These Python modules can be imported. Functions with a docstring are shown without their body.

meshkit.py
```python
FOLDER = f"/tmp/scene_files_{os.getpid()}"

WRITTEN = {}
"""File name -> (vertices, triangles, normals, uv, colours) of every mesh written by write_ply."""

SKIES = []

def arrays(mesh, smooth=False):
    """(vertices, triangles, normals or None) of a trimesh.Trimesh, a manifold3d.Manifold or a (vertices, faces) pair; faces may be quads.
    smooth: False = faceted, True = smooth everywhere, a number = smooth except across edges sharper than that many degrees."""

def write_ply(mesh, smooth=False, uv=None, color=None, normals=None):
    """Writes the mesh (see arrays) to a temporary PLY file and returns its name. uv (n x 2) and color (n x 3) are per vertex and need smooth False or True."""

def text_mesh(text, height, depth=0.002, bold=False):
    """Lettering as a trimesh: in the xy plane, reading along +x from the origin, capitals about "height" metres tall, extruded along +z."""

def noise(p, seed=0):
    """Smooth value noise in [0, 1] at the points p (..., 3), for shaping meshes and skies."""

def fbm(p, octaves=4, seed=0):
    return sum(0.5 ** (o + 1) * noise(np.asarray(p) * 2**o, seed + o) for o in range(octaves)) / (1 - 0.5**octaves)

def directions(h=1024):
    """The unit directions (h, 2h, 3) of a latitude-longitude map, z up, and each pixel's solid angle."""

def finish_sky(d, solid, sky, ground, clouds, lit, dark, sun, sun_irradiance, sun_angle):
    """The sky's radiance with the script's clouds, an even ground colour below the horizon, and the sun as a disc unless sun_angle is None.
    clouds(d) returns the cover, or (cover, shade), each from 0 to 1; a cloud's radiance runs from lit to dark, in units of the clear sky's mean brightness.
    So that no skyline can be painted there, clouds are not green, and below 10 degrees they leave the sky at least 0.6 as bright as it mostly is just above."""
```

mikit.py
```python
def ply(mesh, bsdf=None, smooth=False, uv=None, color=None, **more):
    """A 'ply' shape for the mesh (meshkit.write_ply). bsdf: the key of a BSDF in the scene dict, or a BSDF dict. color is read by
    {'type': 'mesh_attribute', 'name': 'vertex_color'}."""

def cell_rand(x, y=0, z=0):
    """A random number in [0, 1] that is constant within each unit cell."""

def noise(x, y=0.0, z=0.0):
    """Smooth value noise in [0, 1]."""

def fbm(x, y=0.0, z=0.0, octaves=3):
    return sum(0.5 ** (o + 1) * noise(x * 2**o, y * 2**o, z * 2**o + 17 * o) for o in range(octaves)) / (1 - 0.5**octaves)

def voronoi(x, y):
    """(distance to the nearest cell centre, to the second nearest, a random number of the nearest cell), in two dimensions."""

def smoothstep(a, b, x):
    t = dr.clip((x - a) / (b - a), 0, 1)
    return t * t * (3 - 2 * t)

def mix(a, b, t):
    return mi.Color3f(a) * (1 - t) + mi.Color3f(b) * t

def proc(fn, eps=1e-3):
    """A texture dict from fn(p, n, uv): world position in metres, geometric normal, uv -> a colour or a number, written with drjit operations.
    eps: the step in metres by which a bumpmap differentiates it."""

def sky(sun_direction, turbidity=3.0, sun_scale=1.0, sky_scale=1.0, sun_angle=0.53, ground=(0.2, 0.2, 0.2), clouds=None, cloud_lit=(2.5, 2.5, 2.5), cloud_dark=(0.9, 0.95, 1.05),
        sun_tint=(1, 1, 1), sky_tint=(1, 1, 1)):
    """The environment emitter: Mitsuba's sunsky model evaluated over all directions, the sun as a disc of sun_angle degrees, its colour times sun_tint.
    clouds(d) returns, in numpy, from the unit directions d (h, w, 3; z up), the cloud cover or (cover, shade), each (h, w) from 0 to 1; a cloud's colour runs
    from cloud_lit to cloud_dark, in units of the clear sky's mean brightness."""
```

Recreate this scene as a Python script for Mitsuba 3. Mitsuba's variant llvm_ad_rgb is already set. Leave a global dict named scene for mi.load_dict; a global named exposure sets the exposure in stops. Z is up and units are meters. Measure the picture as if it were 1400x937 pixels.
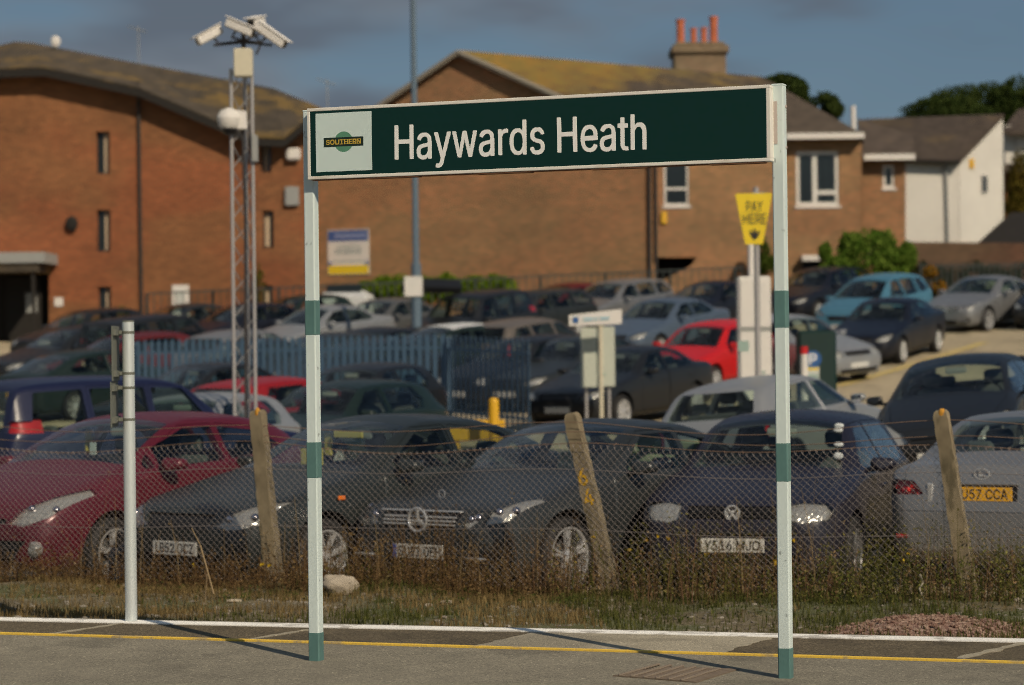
import math, random
import numpy as np, trimesh, manifold3d as m3
import shapely, shapely.geometry as sg
from scipy.interpolate import PchipInterpolator
import mitsuba as mi, drjit as dr
import mikit, meshkit
from mikit import noise, fbm, cell_rand, smoothstep, mix, voronoi

# ------------------------------------------------------------------ camera, sky, exposure
scene, labels = {}, {}
T4 = mi.ScalarTransform4f
FPX, CX, CY, HC, ROLL, PITCH = 3400.0, 700.0, 468.5, 1.6, 0.0117, 16.5 / 3400.0
CAM = np.array([0.0, 0.0, HC])
FWD = np.array([0.0, math.cos(PITCH), math.sin(PITCH)])
RGT = np.cross(FWD, [ROLL, 0, 1.0]); RGT /= np.linalg.norm(RGT)
UPV = np.cross(RGT, FWD)
scene['camera'] = {'type': 'thinlens', 'fov': 2 * math.degrees(math.atan(CX / FPX)), 'fov_axis': 'x',
                   'aperture_radius': 0.016, 'focus_distance': 12.7, 'near_clip': 0.1, 'far_clip': 3000.0,
                   'to_world': T4().look_at(origin=CAM.tolist(), target=(CAM + FWD).tolist(), up=UPV.tolist())}
SUN_AZ, SUN_EL = math.radians(-60.0), math.radians(34.0)
SUN = [math.cos(SUN_AZ) * math.cos(SUN_EL), math.sin(SUN_AZ) * math.cos(SUN_EL), math.sin(SUN_EL)]


def cloud_cover(d):
    """Broken soft grey cloud over blue, thinning to the right."""
    n = meshkit.fbm(d * np.array([7.0, 7.0, 20.0]) + np.array([3.3, 1.0, 5.0]), 5, 3)
    n2 = meshkit.fbm(d * np.array([16.0, 16.0, 44.0]) + 11.0, 4, 7)
    cover = np.clip((0.60 * n + 0.40 * n2 - 0.42 - 0.40 * d[..., 0]) / 0.17, 0, 1)
    shade = np.clip(0.55 + 3.2 * (n2 - 0.46), 0, 1)
    return 0.08 + 0.84 * cover * cover * (3 - 2 * cover), shade


scene['sky'] = mikit.sky(SUN, turbidity=3, sun_tint=(0.955, 1.0, 1.09), sky_scale=0.6, sky_tint=(0.97, 1.02, 1.04),
                         clouds=cloud_cover, cloud_lit=(1.80, 2.05, 2.35), cloud_dark=(1.05, 1.26, 1.58))
exposure = 1.1


def ray(x, y):
    return FWD + RGT * (x - CX) / FPX - UPV * (y - CY) / FPX


def at(x, y, Y):
    """World point on the plane y = Y that the photograph shows at pixel (x, y)."""
    d = ray(x, y)
    return CAM + d * (Y / d[1])


def on_z(x, y, z=0.0):
    d = ray(x, y)
    return CAM + d * ((z - HC) / d[2])


def on_plane(x, y, p, n):
    d = ray(x, y)
    return CAM + d * (np.dot(np.asarray(p) - CAM, n) / np.dot(d, n))


# ------------------------------------------------------------------ materials
def C(*c):
    return {'type': 'rgb', 'value': list(c)}


def principled(color, rough=0.5, two=True, **kw):
    b = {'type': 'principled', 'base_color': color if isinstance(color, dict) else C(*color), 'roughness': rough, **kw}
    return {'type': 'twosided', 'bsdf': b} if two else b


def mat(name, b):
    scene['mat_' + name] = b


def paint(name, c, metallic=0.0, rough=0.34, coat=1.0):
    mat(name, principled(c, rough, metallic=metallic, clearcoat=coat, clearcoat_gloss=0.97, specular=0.4))


paint('red', (0.105, 0.010, 0.022), 0.15); paint('mid_red', (0.26, 0.010, 0.014)); paint('bright_red', (0.52, 0.012, 0.014)); paint('grey_green', (0.021, 0.028, 0.029), 0.2)
paint('charcoal', (0.028, 0.034, 0.037), 0.25); paint('blue_dark', (0.008, 0.012, 0.045)); mat('dull_alloy', principled((0.16, 0.165, 0.17), 0.4, metallic=0.5)); paint('navy', (0.015, 0.015, 0.027), 0.1); paint('silver', (0.30, 0.31, 0.32), 0.6, 0.34)
paint('black', (0.012, 0.014, 0.017)); paint('teal', (0.075, 0.21, 0.31), 0.2); paint('deep_navy', (0.007, 0.009, 0.017)); paint('pale_silver', (0.34, 0.36, 0.38), 0.45)
paint('grey', (0.13, 0.135, 0.135), 0.4); paint('beige', (0.19, 0.165, 0.14), 0.4); paint('blue_grey', (0.10, 0.14, 0.20), 0.3)
paint('white', (0.70, 0.70, 0.68)); paint('maroon', (0.10, 0.012, 0.014)); paint('dark_green', (0.010, 0.022, 0.020), 0.1)
mat('glass', {'type': 'thindielectric', 'int_ior': 1.30, 'specular_transmittance': C(0.76, 0.84, 0.79)})
mat('clear', {'type': 'thindielectric', 'int_ior': 1.3, 'specular_transmittance': C(0.95, 0.95, 0.95)})
mat('tyre', principled((0.014, 0.014, 0.014), 0.75)); mat('black_plastic', principled((0.012, 0.012, 0.013), 0.45))
mat('trim', principled((0.05, 0.055, 0.055), 0.8)); mat('seat', principled((0.09, 0.10, 0.10), 0.9)); mat('tan_seat', principled((0.30, 0.34, 0.24), 0.9))
mat('chrome', {'type': 'twosided', 'bsdf': {'type': 'roughconductor', 'material': 'Cr', 'alpha': 0.08}})
mat('alloy', principled((0.66, 0.67, 0.68), 0.30, metallic=0.55, specular=0.7)); mat('bright_trim', principled((0.70, 0.71, 0.71), 0.22, metallic=0.6, specular=0.8))
mat('reflector', {'type': 'twosided', 'bsdf': {'type': 'bumpmap', 'arbitrary': mikit.proc(lambda p, n, uv: 0.014 * fbm(p.x * 34, p.y * 34, p.z * 34, 2), 2e-3), 'bsdf': {'type': 'principled', 'base_color': C(0.46, 0.465, 0.44), 'roughness': 0.22, 'metallic': 0.45, 'specular': 0.8}}})
mat('mirror_back', principled((0.32, 0.34, 0.32), 0.6))
mat('red_lamp', principled((0.40, 0.008, 0.010), 0.12, clearcoat=1.0)); mat('amber', principled((0.75, 0.17, 0.01), 0.2, clearcoat=1.0))
mat('bright_red_lamp', principled((0.75, 0.03, 0.02), 0.08, clearcoat=1.0))
mat('plate_white', principled((0.62, 0.62, 0.58), 0.4)); mat('plate_yellow', principled((0.75, 0.40, 0.03), 0.4)); mat('ink', principled((0.01, 0.01, 0.012), 0.5))
mat('eu_blue', principled((0.02, 0.07, 0.36), 0.4)); mat('sticker', principled((0.62, 0.66, 0.66), 0.6)); mat('sticker_red', principled((0.60, 0.12, 0.09), 0.6))
mat('yellow_card', principled((0.62, 0.50, 0.10), 0.7)); mat('mirror_glass', {'type': 'twosided', 'bsdf': {'type': 'conductor', 'material': 'Al'}})


# ------------------------------------------------------------------ scene helpers
def fresh(key):
    if key not in scene and key not in labels and key not in USED:
        USED.add(key); return key
    i = 1
    while f'{key}_{i:03d}' in scene or f'{key}_{i:03d}' in labels or f'{key}_{i:03d}' in USED:
        i += 1
    key = f'{key}_{i:03d}'; USED.add(key)
    return key


USED = set()


def thing(name, label, cat, group=None):
    k = fresh(name); labels[k] = {'label': label, 'category': cat}
    if group: labels[k]['group'] = group
    return k


def put(name, mesh, material, parent=None, smooth=False, label=None, kind=None, color=None, to_world=None, **more):
    k = fresh(parent + '__' + name if parent else name)
    d = mikit.ply(mesh, 'mat_' + material, smooth, color=color, **more)
    if to_world is not None: d['to_world'] = to_world
    scene[k] = d
    if label or kind:
        labels.setdefault(k, {})
        if label: labels[k]['label'] = label
        if kind: labels[k]['kind'] = kind
    return k


def whole(name, mesh, material, label, cat, group=None, **kw):
    """A thing that is one mesh."""
    k = put(name, mesh, material, **kw); labels.setdefault(k, {}); labels[k].update(label=label, category=cat)
    if group: labels[k]['group'] = group
    return k


def ground_kind(name, mesh, material, **kw):
    return put(name, mesh, material, kind='structure', **kw)


# mesh helpers
def M(m):
    """Manifold -> trimesh"""
    a = m.to_mesh(); return trimesh.Trimesh(np.array(a.vert_properties[:, :3], float), np.array(a.tri_verts), process=False)


def box(x0, x1, y0, y1, z0, z1):
    return m3.Manifold.cube([x1 - x0, y1 - y0, z1 - z0]).translate([x0, y0, z0])


def bevel_box(x0, x1, y0, y1, z0, z1, b=0.01):
    pts = []
    for sx, X in ((1, x0), (-1, x1)):
        for sy, Y in ((1, y0), (-1, y1)):
            for sz, Z in ((1, z0), (-1, z1)):
                pts += [(X, Y + sy * b, Z + sz * b), (X + sx * b, Y, Z + sz * b), (X + sx * b, Y + sy * b, Z)]
    return m3.Manifold.hull_points(np.array(pts))


def cat(*ms):
    return trimesh.util.concatenate([M(m) if isinstance(m, m3.Manifold) else m for m in ms])


def tube(pts, r, n=8, closed=False):
    """A tube along a polyline; r a number or one per point."""
    P = np.asarray(pts, float); N = len(P); rr = np.broadcast_to(r, N)
    t = np.gradient(P, axis=0); t /= np.linalg.norm(t, axis=1, keepdims=True) + 1e-12
    ref = np.array([0, 0, 1.0]) if abs(t[:, 2]).mean() < 0.8 else np.array([1.0, 0, 0])
    a = np.cross(t, ref); a /= np.linalg.norm(a, axis=1, keepdims=True) + 1e-12
    b = np.cross(t, a); th = np.arange(n) / n * 2 * np.pi
    v = P[:, None] + rr[:, None, None] * (np.cos(th)[None, :, None] * a[:, None] + np.sin(th)[None, :, None] * b[:, None])
    v = v.reshape(-1, 3); f = []
    for i in range(N - 1):
        for j in range(n):
            q = [i * n + j, i * n + (j + 1) % n, (i + 1) * n + (j + 1) % n, (i + 1) * n + j]
            f += [[q[0], q[2], q[1]], [q[0], q[3], q[2]]]
    c0, c1 = len(v), len(v) + 1; v = np.vstack([v, P[0], P[-1]])
    for j in range(n):
        f += [[c0, j, (j + 1) % n], [c1, (N - 1) * n + (j + 1) % n, (N - 1) * n + j]]
    m = trimesh.Trimesh(v, f, process=False)
    if m.volume < 0: m.invert()
    return m


def lathe(profile, n=32, axis='z'):
    P = np.asarray(profile, float); th = np.arange(n) / n * 2 * np.pi
    v = np.stack([P[:, None, 0] * np.cos(th), P[:, None, 0] * np.sin(th), np.broadcast_to(P[:, None, 1], (len(P), n))], -1).reshape(-1, 3); f = []
    for i in range(len(P) - 1):
        for j in range(n):
            a, b, c, d = i * n + j, i * n + (j + 1) % n, (i + 1) * n + (j + 1) % n, (i + 1) * n + j
            f += [[a, b, c], [a, c, d]]
    m = trimesh.Trimesh(v, f, process=False)
    if axis == 'y': m.vertices = m.vertices[:, [0, 2, 1]]; m.invert()
    return m


def extrude(poly, frame, depth):
    """poly: shapely polygon in (a, b); frame: (origin, A, B) -> extruded by depth along A x B."""
    o, A, B = (np.asarray(q, float) for q in frame)
    m = trimesh.creation.extrude_polygon(poly, abs(depth), engine='earcut')
    N = np.cross(A, B)
    v = np.asarray(m.vertices); z = v[:, 2:] if depth > 0 else v[:, 2:] - abs(depth)
    m.vertices = o + v[:, :1] * A + v[:, 1:2] * B + z * N
    return m


def rot_frame(p, X, Y, Z):
    m = np.eye(4); m[:3, 0], m[:3, 1], m[:3, 2], m[:3, 3] = X, Y, Z, p
    return m


def text(s, height, width=None, depth=0.002, bold=False):
    """Lettering centred on the origin in x, baseline at y = 0, squeezed to the width."""
    m = meshkit.text_mesh(s, height, depth, bold)
    v = np.array(m.vertices); lo, hi = v[:, 0].min(), v[:, 0].max()
    v[:, 0] -= (lo + hi) / 2
    if width: v[:, 0] *= width / (hi - lo)
    m.vertices = v
    return m


def placed(m, frame):
    m = m.copy(); m.apply_transform(frame); return m
# ------------------------------------------------------------------ cars: lofted bodies, cut with manifold3d
def half_section(zb, zt, W, zsh, tum, flat=False):
    h = max(zt - zsh, 0.012)
    Wr = max(W * 0.97 - (0.07 + tum * h), 0.15); zr = zt - min(0.055, 0.3 * h + 0.004)
    hb = zsh - zb
    cs = [(W * 0.86, zb), (W * 0.965, zb + min(0.10, 0.3 * hb)), (W, zb + 0.62 * hb), (W * 0.972, zsh), (Wr, zr)]
    rad = [0.05, 0.06, 0.16, 0.035, 0.085]
    pts = [(0.0, zb), (W * 0.45, zb)]
    nb = [(0.0, zb)] + cs + [(Wr * 0.5, zr + (zt - zr) * 0.75)]
    for i, c in enumerate(cs):
        c = np.array(c); a = np.array(nb[i]) - c; b = np.array(nb[i + 2]) - c
        la, lb = np.linalg.norm(a), np.linalg.norm(b)
        p = c + a / la * min(rad[i], 0.45 * la); q = c + b / lb * min(rad[i], 0.45 * lb)
        if i: pts += [tuple((np.array(pts[-1]) * (1 - s) + p * s)) for s in (1 / 3, 2 / 3)]
        for s in np.linspace(0, 1, 6): pts.append(tuple((1 - s) ** 2 * p + 2 * s * (1 - s) * c + s * s * q))
    ye, ze = pts[-1]
    for s in np.linspace(0, 1, 7)[1:]: pts.append((ye * (1 - s), ze + (zt - ze) * (1 - (1 - s) ** 2)))
    return np.array(pts)


def loft(xs, sect):
    rows = []
    for x in xs:
        h = sect(x); full = np.vstack([h, (h * [-1, 1])[-2:0:-1]])
        rows.append(np.column_stack([np.full(len(full), x), full]))
    n, V = len(rows[0]), np.vstack(rows); f = []
    idx = np.arange(n); nx = (idx + 1) % n
    for i in range(len(xs) - 1):
        a, b, c, d = i * n + idx, i * n + nx, (i + 1) * n + nx, (i + 1) * n + idx
        f += [np.column_stack([a, c, b]), np.column_stack([a, d, c])]
    c0, c1 = len(V), len(V) + 1
    V = np.vstack([V, rows[0].mean(0), rows[-1].mean(0)]); e = (len(xs) - 1) * n
    f += [np.column_stack([np.full(n, c0), idx, nx]), np.column_stack([np.full(n, c1), e + nx, e + idx])]
    F = np.vstack(f); m = trimesh.Trimesh(V, F, process=False)
    if m.volume < 0: F = F[:, ::-1]
    return m3.Manifold(m3.Mesh(V.astype(np.float32), np.ascontiguousarray(F).astype(np.uint32)))


def prism(poly, axis, lo, hi):
    """2D polygon extruded along an axis: 'x' takes (y, z), 'y' takes (x, z), 'z' takes (x, y)."""
    p = np.array(poly, float)
    if sg.Polygon(p).exterior.is_ccw is False: p = p[::-1]
    m = m3.CrossSection([p.tolist()]).extrude(hi - lo).translate([0, 0, lo])
    t = {'z': [[1, 0, 0, 0], [0, 1, 0, 0], [0, 0, 1, 0]], 'x': [[0, 0, 1, 0], [1, 0, 0, 0], [0, 1, 0, 0]], 'y': [[1, 0, 0, 0], [0, 0, 1, 0], [0, 1, 0, 0]]}[axis]
    return m.transform(np.array(t, float))


def grow(poly, d):
    g = sg.Polygon(poly).buffer(d, join_style=2)
    return list(g.exterior.coords)[:-1]


def round_poly(poly, r):
    g = sg.Polygon(poly).buffer(-r).buffer(r, quad_segs=4)
    return list((g if g.geom_type == 'Polygon' else sg.Polygon(poly)).exterior.coords)[:-1]


def skin(outer, pr):
    """The faces of the outer body that lie inside the prism, as one sheet."""
    oid = outer.original_id(); a = (outer ^ pr).to_mesh(); keep = []
    for k, o in enumerate(a.run_original_id):
        if o == oid: keep.append(np.arange(a.run_index[k] // 3, a.run_index[k + 1] // 3))
    if not keep: return None
    F = np.array(a.tri_verts)[np.concatenate(keep)]; V = np.array(a.vert_properties[:, :3], float)
    u, inv = np.unique(F, return_inverse=True)
    return trimesh.Trimesh(V[u], inv.reshape(F.shape), process=False)


def mirror_y(poly):
    return [(-a, b) for a, b in poly]


WHEELS = {}


def wheel_meshes(r, w, spokes, rim_r, twin=False, rim_mat='alloy'):
    """tyre and rim at the origin, axle along y, outer face towards -y."""
    key = (r, w, spokes, rim_r, twin, rim_mat)
    if key in WHEELS: return WHEELS[key]
    h = w / 2
    tyre = lathe([(rim_r, -h + 0.02), (rim_r + 0.012, -h + 0.004), (r - 0.05, -h - 0.004), (r - 0.02, -h + 0.008), (r - 0.003, -h + 0.03), (r, -h + 0.05),
                  (r, h - 0.05), (r - 0.003, h - 0.03), (r - 0.02, h - 0.008), (rim_r, h - 0.01), (rim_r, -h + 0.02)], 40, 'y')
    parts = [lathe([(rim_r - 0.002, -h + 0.03), (rim_r + 0.004, -h - 0.001), (rim_r - 0.008, -h - 0.001), (rim_r - 0.018, -h + 0.014), (rim_r - 0.03, h - 0.04), (rim_r - 0.002, h - 0.04)], 40, 'y')]
    for k in range(spokes):
        t0 = k * 2 * math.pi / spokes + 0.3
        for dt in ((-0.11, 0.11) if twin else (0.0,)):
            t = t0 + dt; wi, wo = (0.011, 0.015) if twin else (0.030, 0.044 if spokes < 8 else 0.026)
            if spokes >= 8: wi = 0.016
            pts = []
            for rad, ww, yy in ((0.045, wi, -h + 0.018), (rim_r - 0.012, wo, -h + 0.012)):
                c = np.array([math.cos(t0 + (dt if rad > 0.1 else dt * 0.7)), math.sin(t0 + (dt if rad > 0.1 else dt * 0.7))]); s = np.array([-c[1], c[0]])
                for sg_ in (-1, 1):
                    for dy in (0, 0.028):
                        q = c * rad + s * ww * sg_ * (1 if dy else 0.7); pts.append((q[0], yy + dy, q[1]))
            parts.append(M(m3.Manifold.hull_points(np.array(pts))))
    parts.append(lathe([(0.0, -h + 0.004), (0.03, -h + 0.006), (0.062, -h + 0.02), (0.062, -h + 0.05), (0.0, -h + 0.05)], 20, 'y'))
    back = lathe([(0.0, -h + 0.075), (0.13, -h + 0.075), (0.13, -h + 0.085), (0.0, -h + 0.085)], 24, 'y')
    WHEELS[key] = (mikit.ply(tyre, 'mat_tyre', 35), mikit.ply(cat(*parts), 'mat_' + rim_mat, 35), mikit.ply(back, 'mat_trim', 35))
    return WHEELS[key]


def number_plate(reg, yellow=False, blue=False, w=0.52, h=0.111):
    """(name, mesh, material) pieces in the plane z = 0, centred, facing +z."""
    out = [('number_plate', M(bevel_box(-w / 2, w / 2, -h / 2, h / 2, 0, 0.008, 0.003)), 'plate_yellow' if yellow else 'plate_white')]
    sh = 0.02 if blue else 0.0
    if reg:
        t = text(reg, 0.076, 0.43 if blue else 0.45, 0.002, True); t.apply_translation([sh, -0.038, 0.0082]); out.append(('number_plate__characters', t, 'ink'))
    if blue: out.append(('number_plate__band', M(box(-w / 2 + 0.003, -w / 2 + 0.042, -h / 2 + 0.003, h / 2 - 0.003, 0.0078, 0.0095)), 'eu_blue'))
    return out


FRONT = lambda x, y, z: rot_frame([x, y, z], [0, -1, 0], [0, 0, 1], [-1, 0, 0])
REAR = lambda x, y, z: rot_frame([x, y, z], [0, 1, 0], [0, 0, 1], [1, 0, 0])


class Car:
    """One kind of car. Build frame: x rearwards from the nose, y across, z up from the road."""

    def __init__(s, L, zt, zsh, W, zb=None, tum=0.36, wb=(0.85, 3.35), wr=0.31, ww=0.2, spokes=7, rim=0.205, twin=False, screen=None, rear=None,
                 side=None, doors=None, bonnet=None, boot=None, heads=None, tails=None, grilles=(), fine=True, cabin=None, seat='seat', mirrors=None, plates=(None, None),
                 blue=False, extra=None, bumpers=True, handles=True, plate_z=(0.42, 0.62), rear_axis='z', amber=None, rim_mat='alloy', bulbs=True):
        s.L = L; s.wb = wb
        P = lambda a: PchipInterpolator(*np.array(a, float).T)
        f_zt, f_zs, f_W = P(zt), P(zsh), P(W); f_zb = P(zb or [(0, .34), (.05, .26), (.2, .2), (L - .25, .22), (L - .04, .30), (L, .38)])

        def sect(x, d=0.0, dw=0.0, floor=None):
            z_t = float(f_zt(x)) - d; z_s = min(float(f_zs(x)), z_t - 0.012)
            return half_section(float(f_zb(x)) if floor is None else floor, z_t, float(f_W(x)) - dw, z_s, tum)
        n = 110 if fine else 64
        xs = np.unique(np.concatenate([np.linspace(0, .25, 14 if fine else 7), np.linspace(.25, L - .3, n), np.linspace(L - .3, L, 16 if fine else 8)]))
        outer = loft(xs, sect).as_original(); s.parts = []
        width = float(f_W(L / 2)); s.width = width
        x0, x1 = cabin
        cx = np.linspace(x0, x1, 50 if fine else 28)
        cav = [loft(cx, lambda x, d=d, dw=dw, fl=fl: sect(x, d, dw, fl)) for d, dw, fl in ((0.045, 0.07, 0.42), (0.058, 0.085, 0.435))]
        solid = outer - cav[0]
        for x in wb:
            for sy in (-1, 1):
                arch = m3.Manifold.cylinder(0.6, wr + 0.055, wr + 0.055, 48, True).rotate([90, 0, 0]).translate([x, sy * (width - 0.25 + 0.3), wr + 0.01])
                solid = solid - arch
        wins = []
        for nm, poly in (side or []):
            r = round_poly(poly, 0.03)
            for sy in (-1, 1): wins.append((nm, prism(r, 'y', *((0.3, 1.3) if sy > 0 else (-1.3, -0.3)))))
        scr = round_poly(screen, 0.04) if screen else None
        if scr: wins.append(('windscreen', prism(scr, 'z', 0.72, 2.2)))
        if rear is not None:
            rp = round_poly(rear, 0.04)
            wins.append(('rear_window', prism(rp, 'z', 0.75, 2.2) if rear_axis == 'z' else prism(rp, 'x', L - 0.95, L + 0.2)))
        liner = cav[0] - cav[1]
        for nm, pr in wins: solid = solid - pr; liner = liner - pr
        add = s.add
        # lamps
        lens = []
        for nm, polys, depth, front in (('headlight', heads, 0.62, True), ('tail_light', tails, 0.5, False)):
            for poly in (polys or []):
                for q in (poly, mirror_y(poly)):
                    q = round_poly(q, 0.012); lo, hi = (-.2, depth) if front else (L - depth, L + .2)
                    pr = prism(q, 'x', lo, hi) ^ (box(-1, depth, -2, 2, 0, 3) if front else box(L - depth, L + 1, -2, 2, 0, 3))
                    shell = pr - outer.translate([0.09 if front else -0.09, 0, 0]).scale([1, 0.94, 1])
                    solid = solid - shell
                    sg_ = 1 if front else -1
                    core = ((outer.translate([0.05 * sg_, 0, 0]).scale([1, 0.965, 1])) ^ (pr ^ outer)) - outer.translate([0.12 * sg_, 0, 0]).scale([1, 0.92, 1])
                    lens.append((nm, skin(outer, pr), core, q, front))
        cuts = []
        if bonnet: cuts.append(('bonnet', prism(bonnet, 'z', 0.45, 1.5), prism(grow(bonnet, 0.005), 'z', 0.45, 1.5)))
        for poly in (doors or []):
            poly = round_poly(poly, 0.03)
            for sy in (-1, 1):
                yr = (0.45, 1.3) if sy > 0 else (-1.3, -0.45)
                cuts.append(('door', prism(poly, 'y', *yr), prism(grow(poly, 0.005), 'y', *yr)))
        if boot: cuts.append(('boot_lid', prism(boot[0], 'x', boot[1], L + .3), prism(grow(boot[0], 0.005), 'x', boot[1] - .005, L + .3)))
        gr = []
        for nm, poly, depth, dz, m_ in grilles:
            q = round_poly(poly, 0.012); ends = dz >= 0
            pr = prism(q, 'x', -.2 if ends else L - depth, depth if ends else L + .2)
            solid = solid - (pr - outer.translate([0.05 if ends else -0.05, 0, 0]))
            gr.append((nm, (outer.translate([0.03 if ends else -0.03, 0, 0]) ^ pr) - outer.translate([0.07 if ends else -0.07, 0, 0]), m_))
        pieces = []
        for nm, pin, pout in cuts:
            pieces.append((nm, solid ^ pin)); solid = solid - pout
        add('body', M(solid), 'PAINT', 28)
        for nm, p_ in pieces:
            if p_.num_tri() > 0: add(nm, M(p_), 'PAINT', 28)
        add('interior_trim', M(liner), 'trim', 30)
        for nm, pr in wins:
            g = skin(outer, pr)
            if g is not None and len(g.faces): add(nm, g, 'glass', 40)
        for nm, sh, core, q, front in lens:
            if sh is None or not len(sh.faces): continue
            if nm == 'headlight':
                k = add(nm, M(core), 'reflector', 25)
                if fine:
                    add(k + '__lens', sh, 'clear', 40)
                    c = np.mean(np.array(sg.Polygon(q).minimum_rotated_rectangle.exterior.coords)[:-1], 0)
                    sv = np.asarray(sh.vertices); cs_ = np.asarray(sg.Polygon(q).centroid.coords[0])
                    for t in ((-0.4, 0.35) if bulbs else ()):
                        a = np.asarray(sg.Polygon(q).bounds); w_ = a[2] - a[0]
                        yy = cs_[0] + t * w_ * 0.55; near_ = sv[np.argmin((sv[:, 1] - yy) ** 2 + (sv[:, 2] - cs_[1]) ** 2)]
                        rr = min(0.034, (a[3] - a[1]) * 0.30)
                        b = trimesh.creation.icosphere(2, rr); b.apply_translation([near_[0] + 0.055, near_[1] * 0.97, near_[2]]); add(k + '__bulb_cover', b, 'chrome', True)
            else:
                k = add(nm, M(core), 'red_lamp', 25)
                add(k + '__lens', sh, 'clear', 40)
                if fine:
                    a = np.asarray(sg.Polygon(q).bounds); sv = np.asarray(sh.vertices); rnd = random.Random(5)
                    for t in range(7):
                        yy = a[0] + (a[2] - a[0]) * (0.1 + 0.8 * rnd.random()); zz = a[1] + (a[3] - a[1]) * (0.2 + 0.6 * rnd.random())
                        near_ = sv[np.argmin((sv[:, 1] - yy) ** 2 + (sv[:, 2] - zz) ** 2)]
                        b = trimesh.creation.icosphere(1, 0.022); b.apply_translation([near_[0] - 0.045, near_[1] * 0.97, near_[2]]); add(k + '__reflector', b, 'bright_red_lamp', True)
        for nm, g, m_ in gr: add(nm, M(g), m_, 30)
        # wheels
        ty, ri, bk = wheel_meshes(wr, ww, spokes, rim, twin, rim_mat)
        for x in wb:
            for sy in (-1, 1):
                tw = T4().translate([x, sy * (width - ww / 2 - 0.012), wr]).rotate([0, 0, 1], 0 if sy < 0 else 180)
                k = s.key('wheel'); s.parts.append((k, ty, tw, None)); s.parts.append((k + '__rim', ri, tw, None)); s.parts.append((k + '__brake_disc', bk, tw, None))
        # cabin
        zs = float(f_zs((x0 + x1) / 2)); ws = width - 0.16
        sx = x0 + (0.95 if x1 - x0 > 2.0 else 0.8)
        for sy in (-1, 1):
            add('seat', M(bevel_box(sx - .25, sx + .22, sy * .38 - .23, sy * .38 + .23, .40, .62, .05) + m3.Manifold.batch_hull([bevel_box(sx + .15, sx + .27, sy * .38 - .22, sy * .38 + .22, .5, .6, .04), bevel_box(sx + .32, sx + .42, sy * .38 - .19, sy * .38 + .19, 1.02, 1.08, .03)])
                + bevel_box(sx + .34, sx + .44, sy * .38 - .12, sy * .38 + .12, 1.10, 1.26, .035)), seat, 40)
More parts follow.
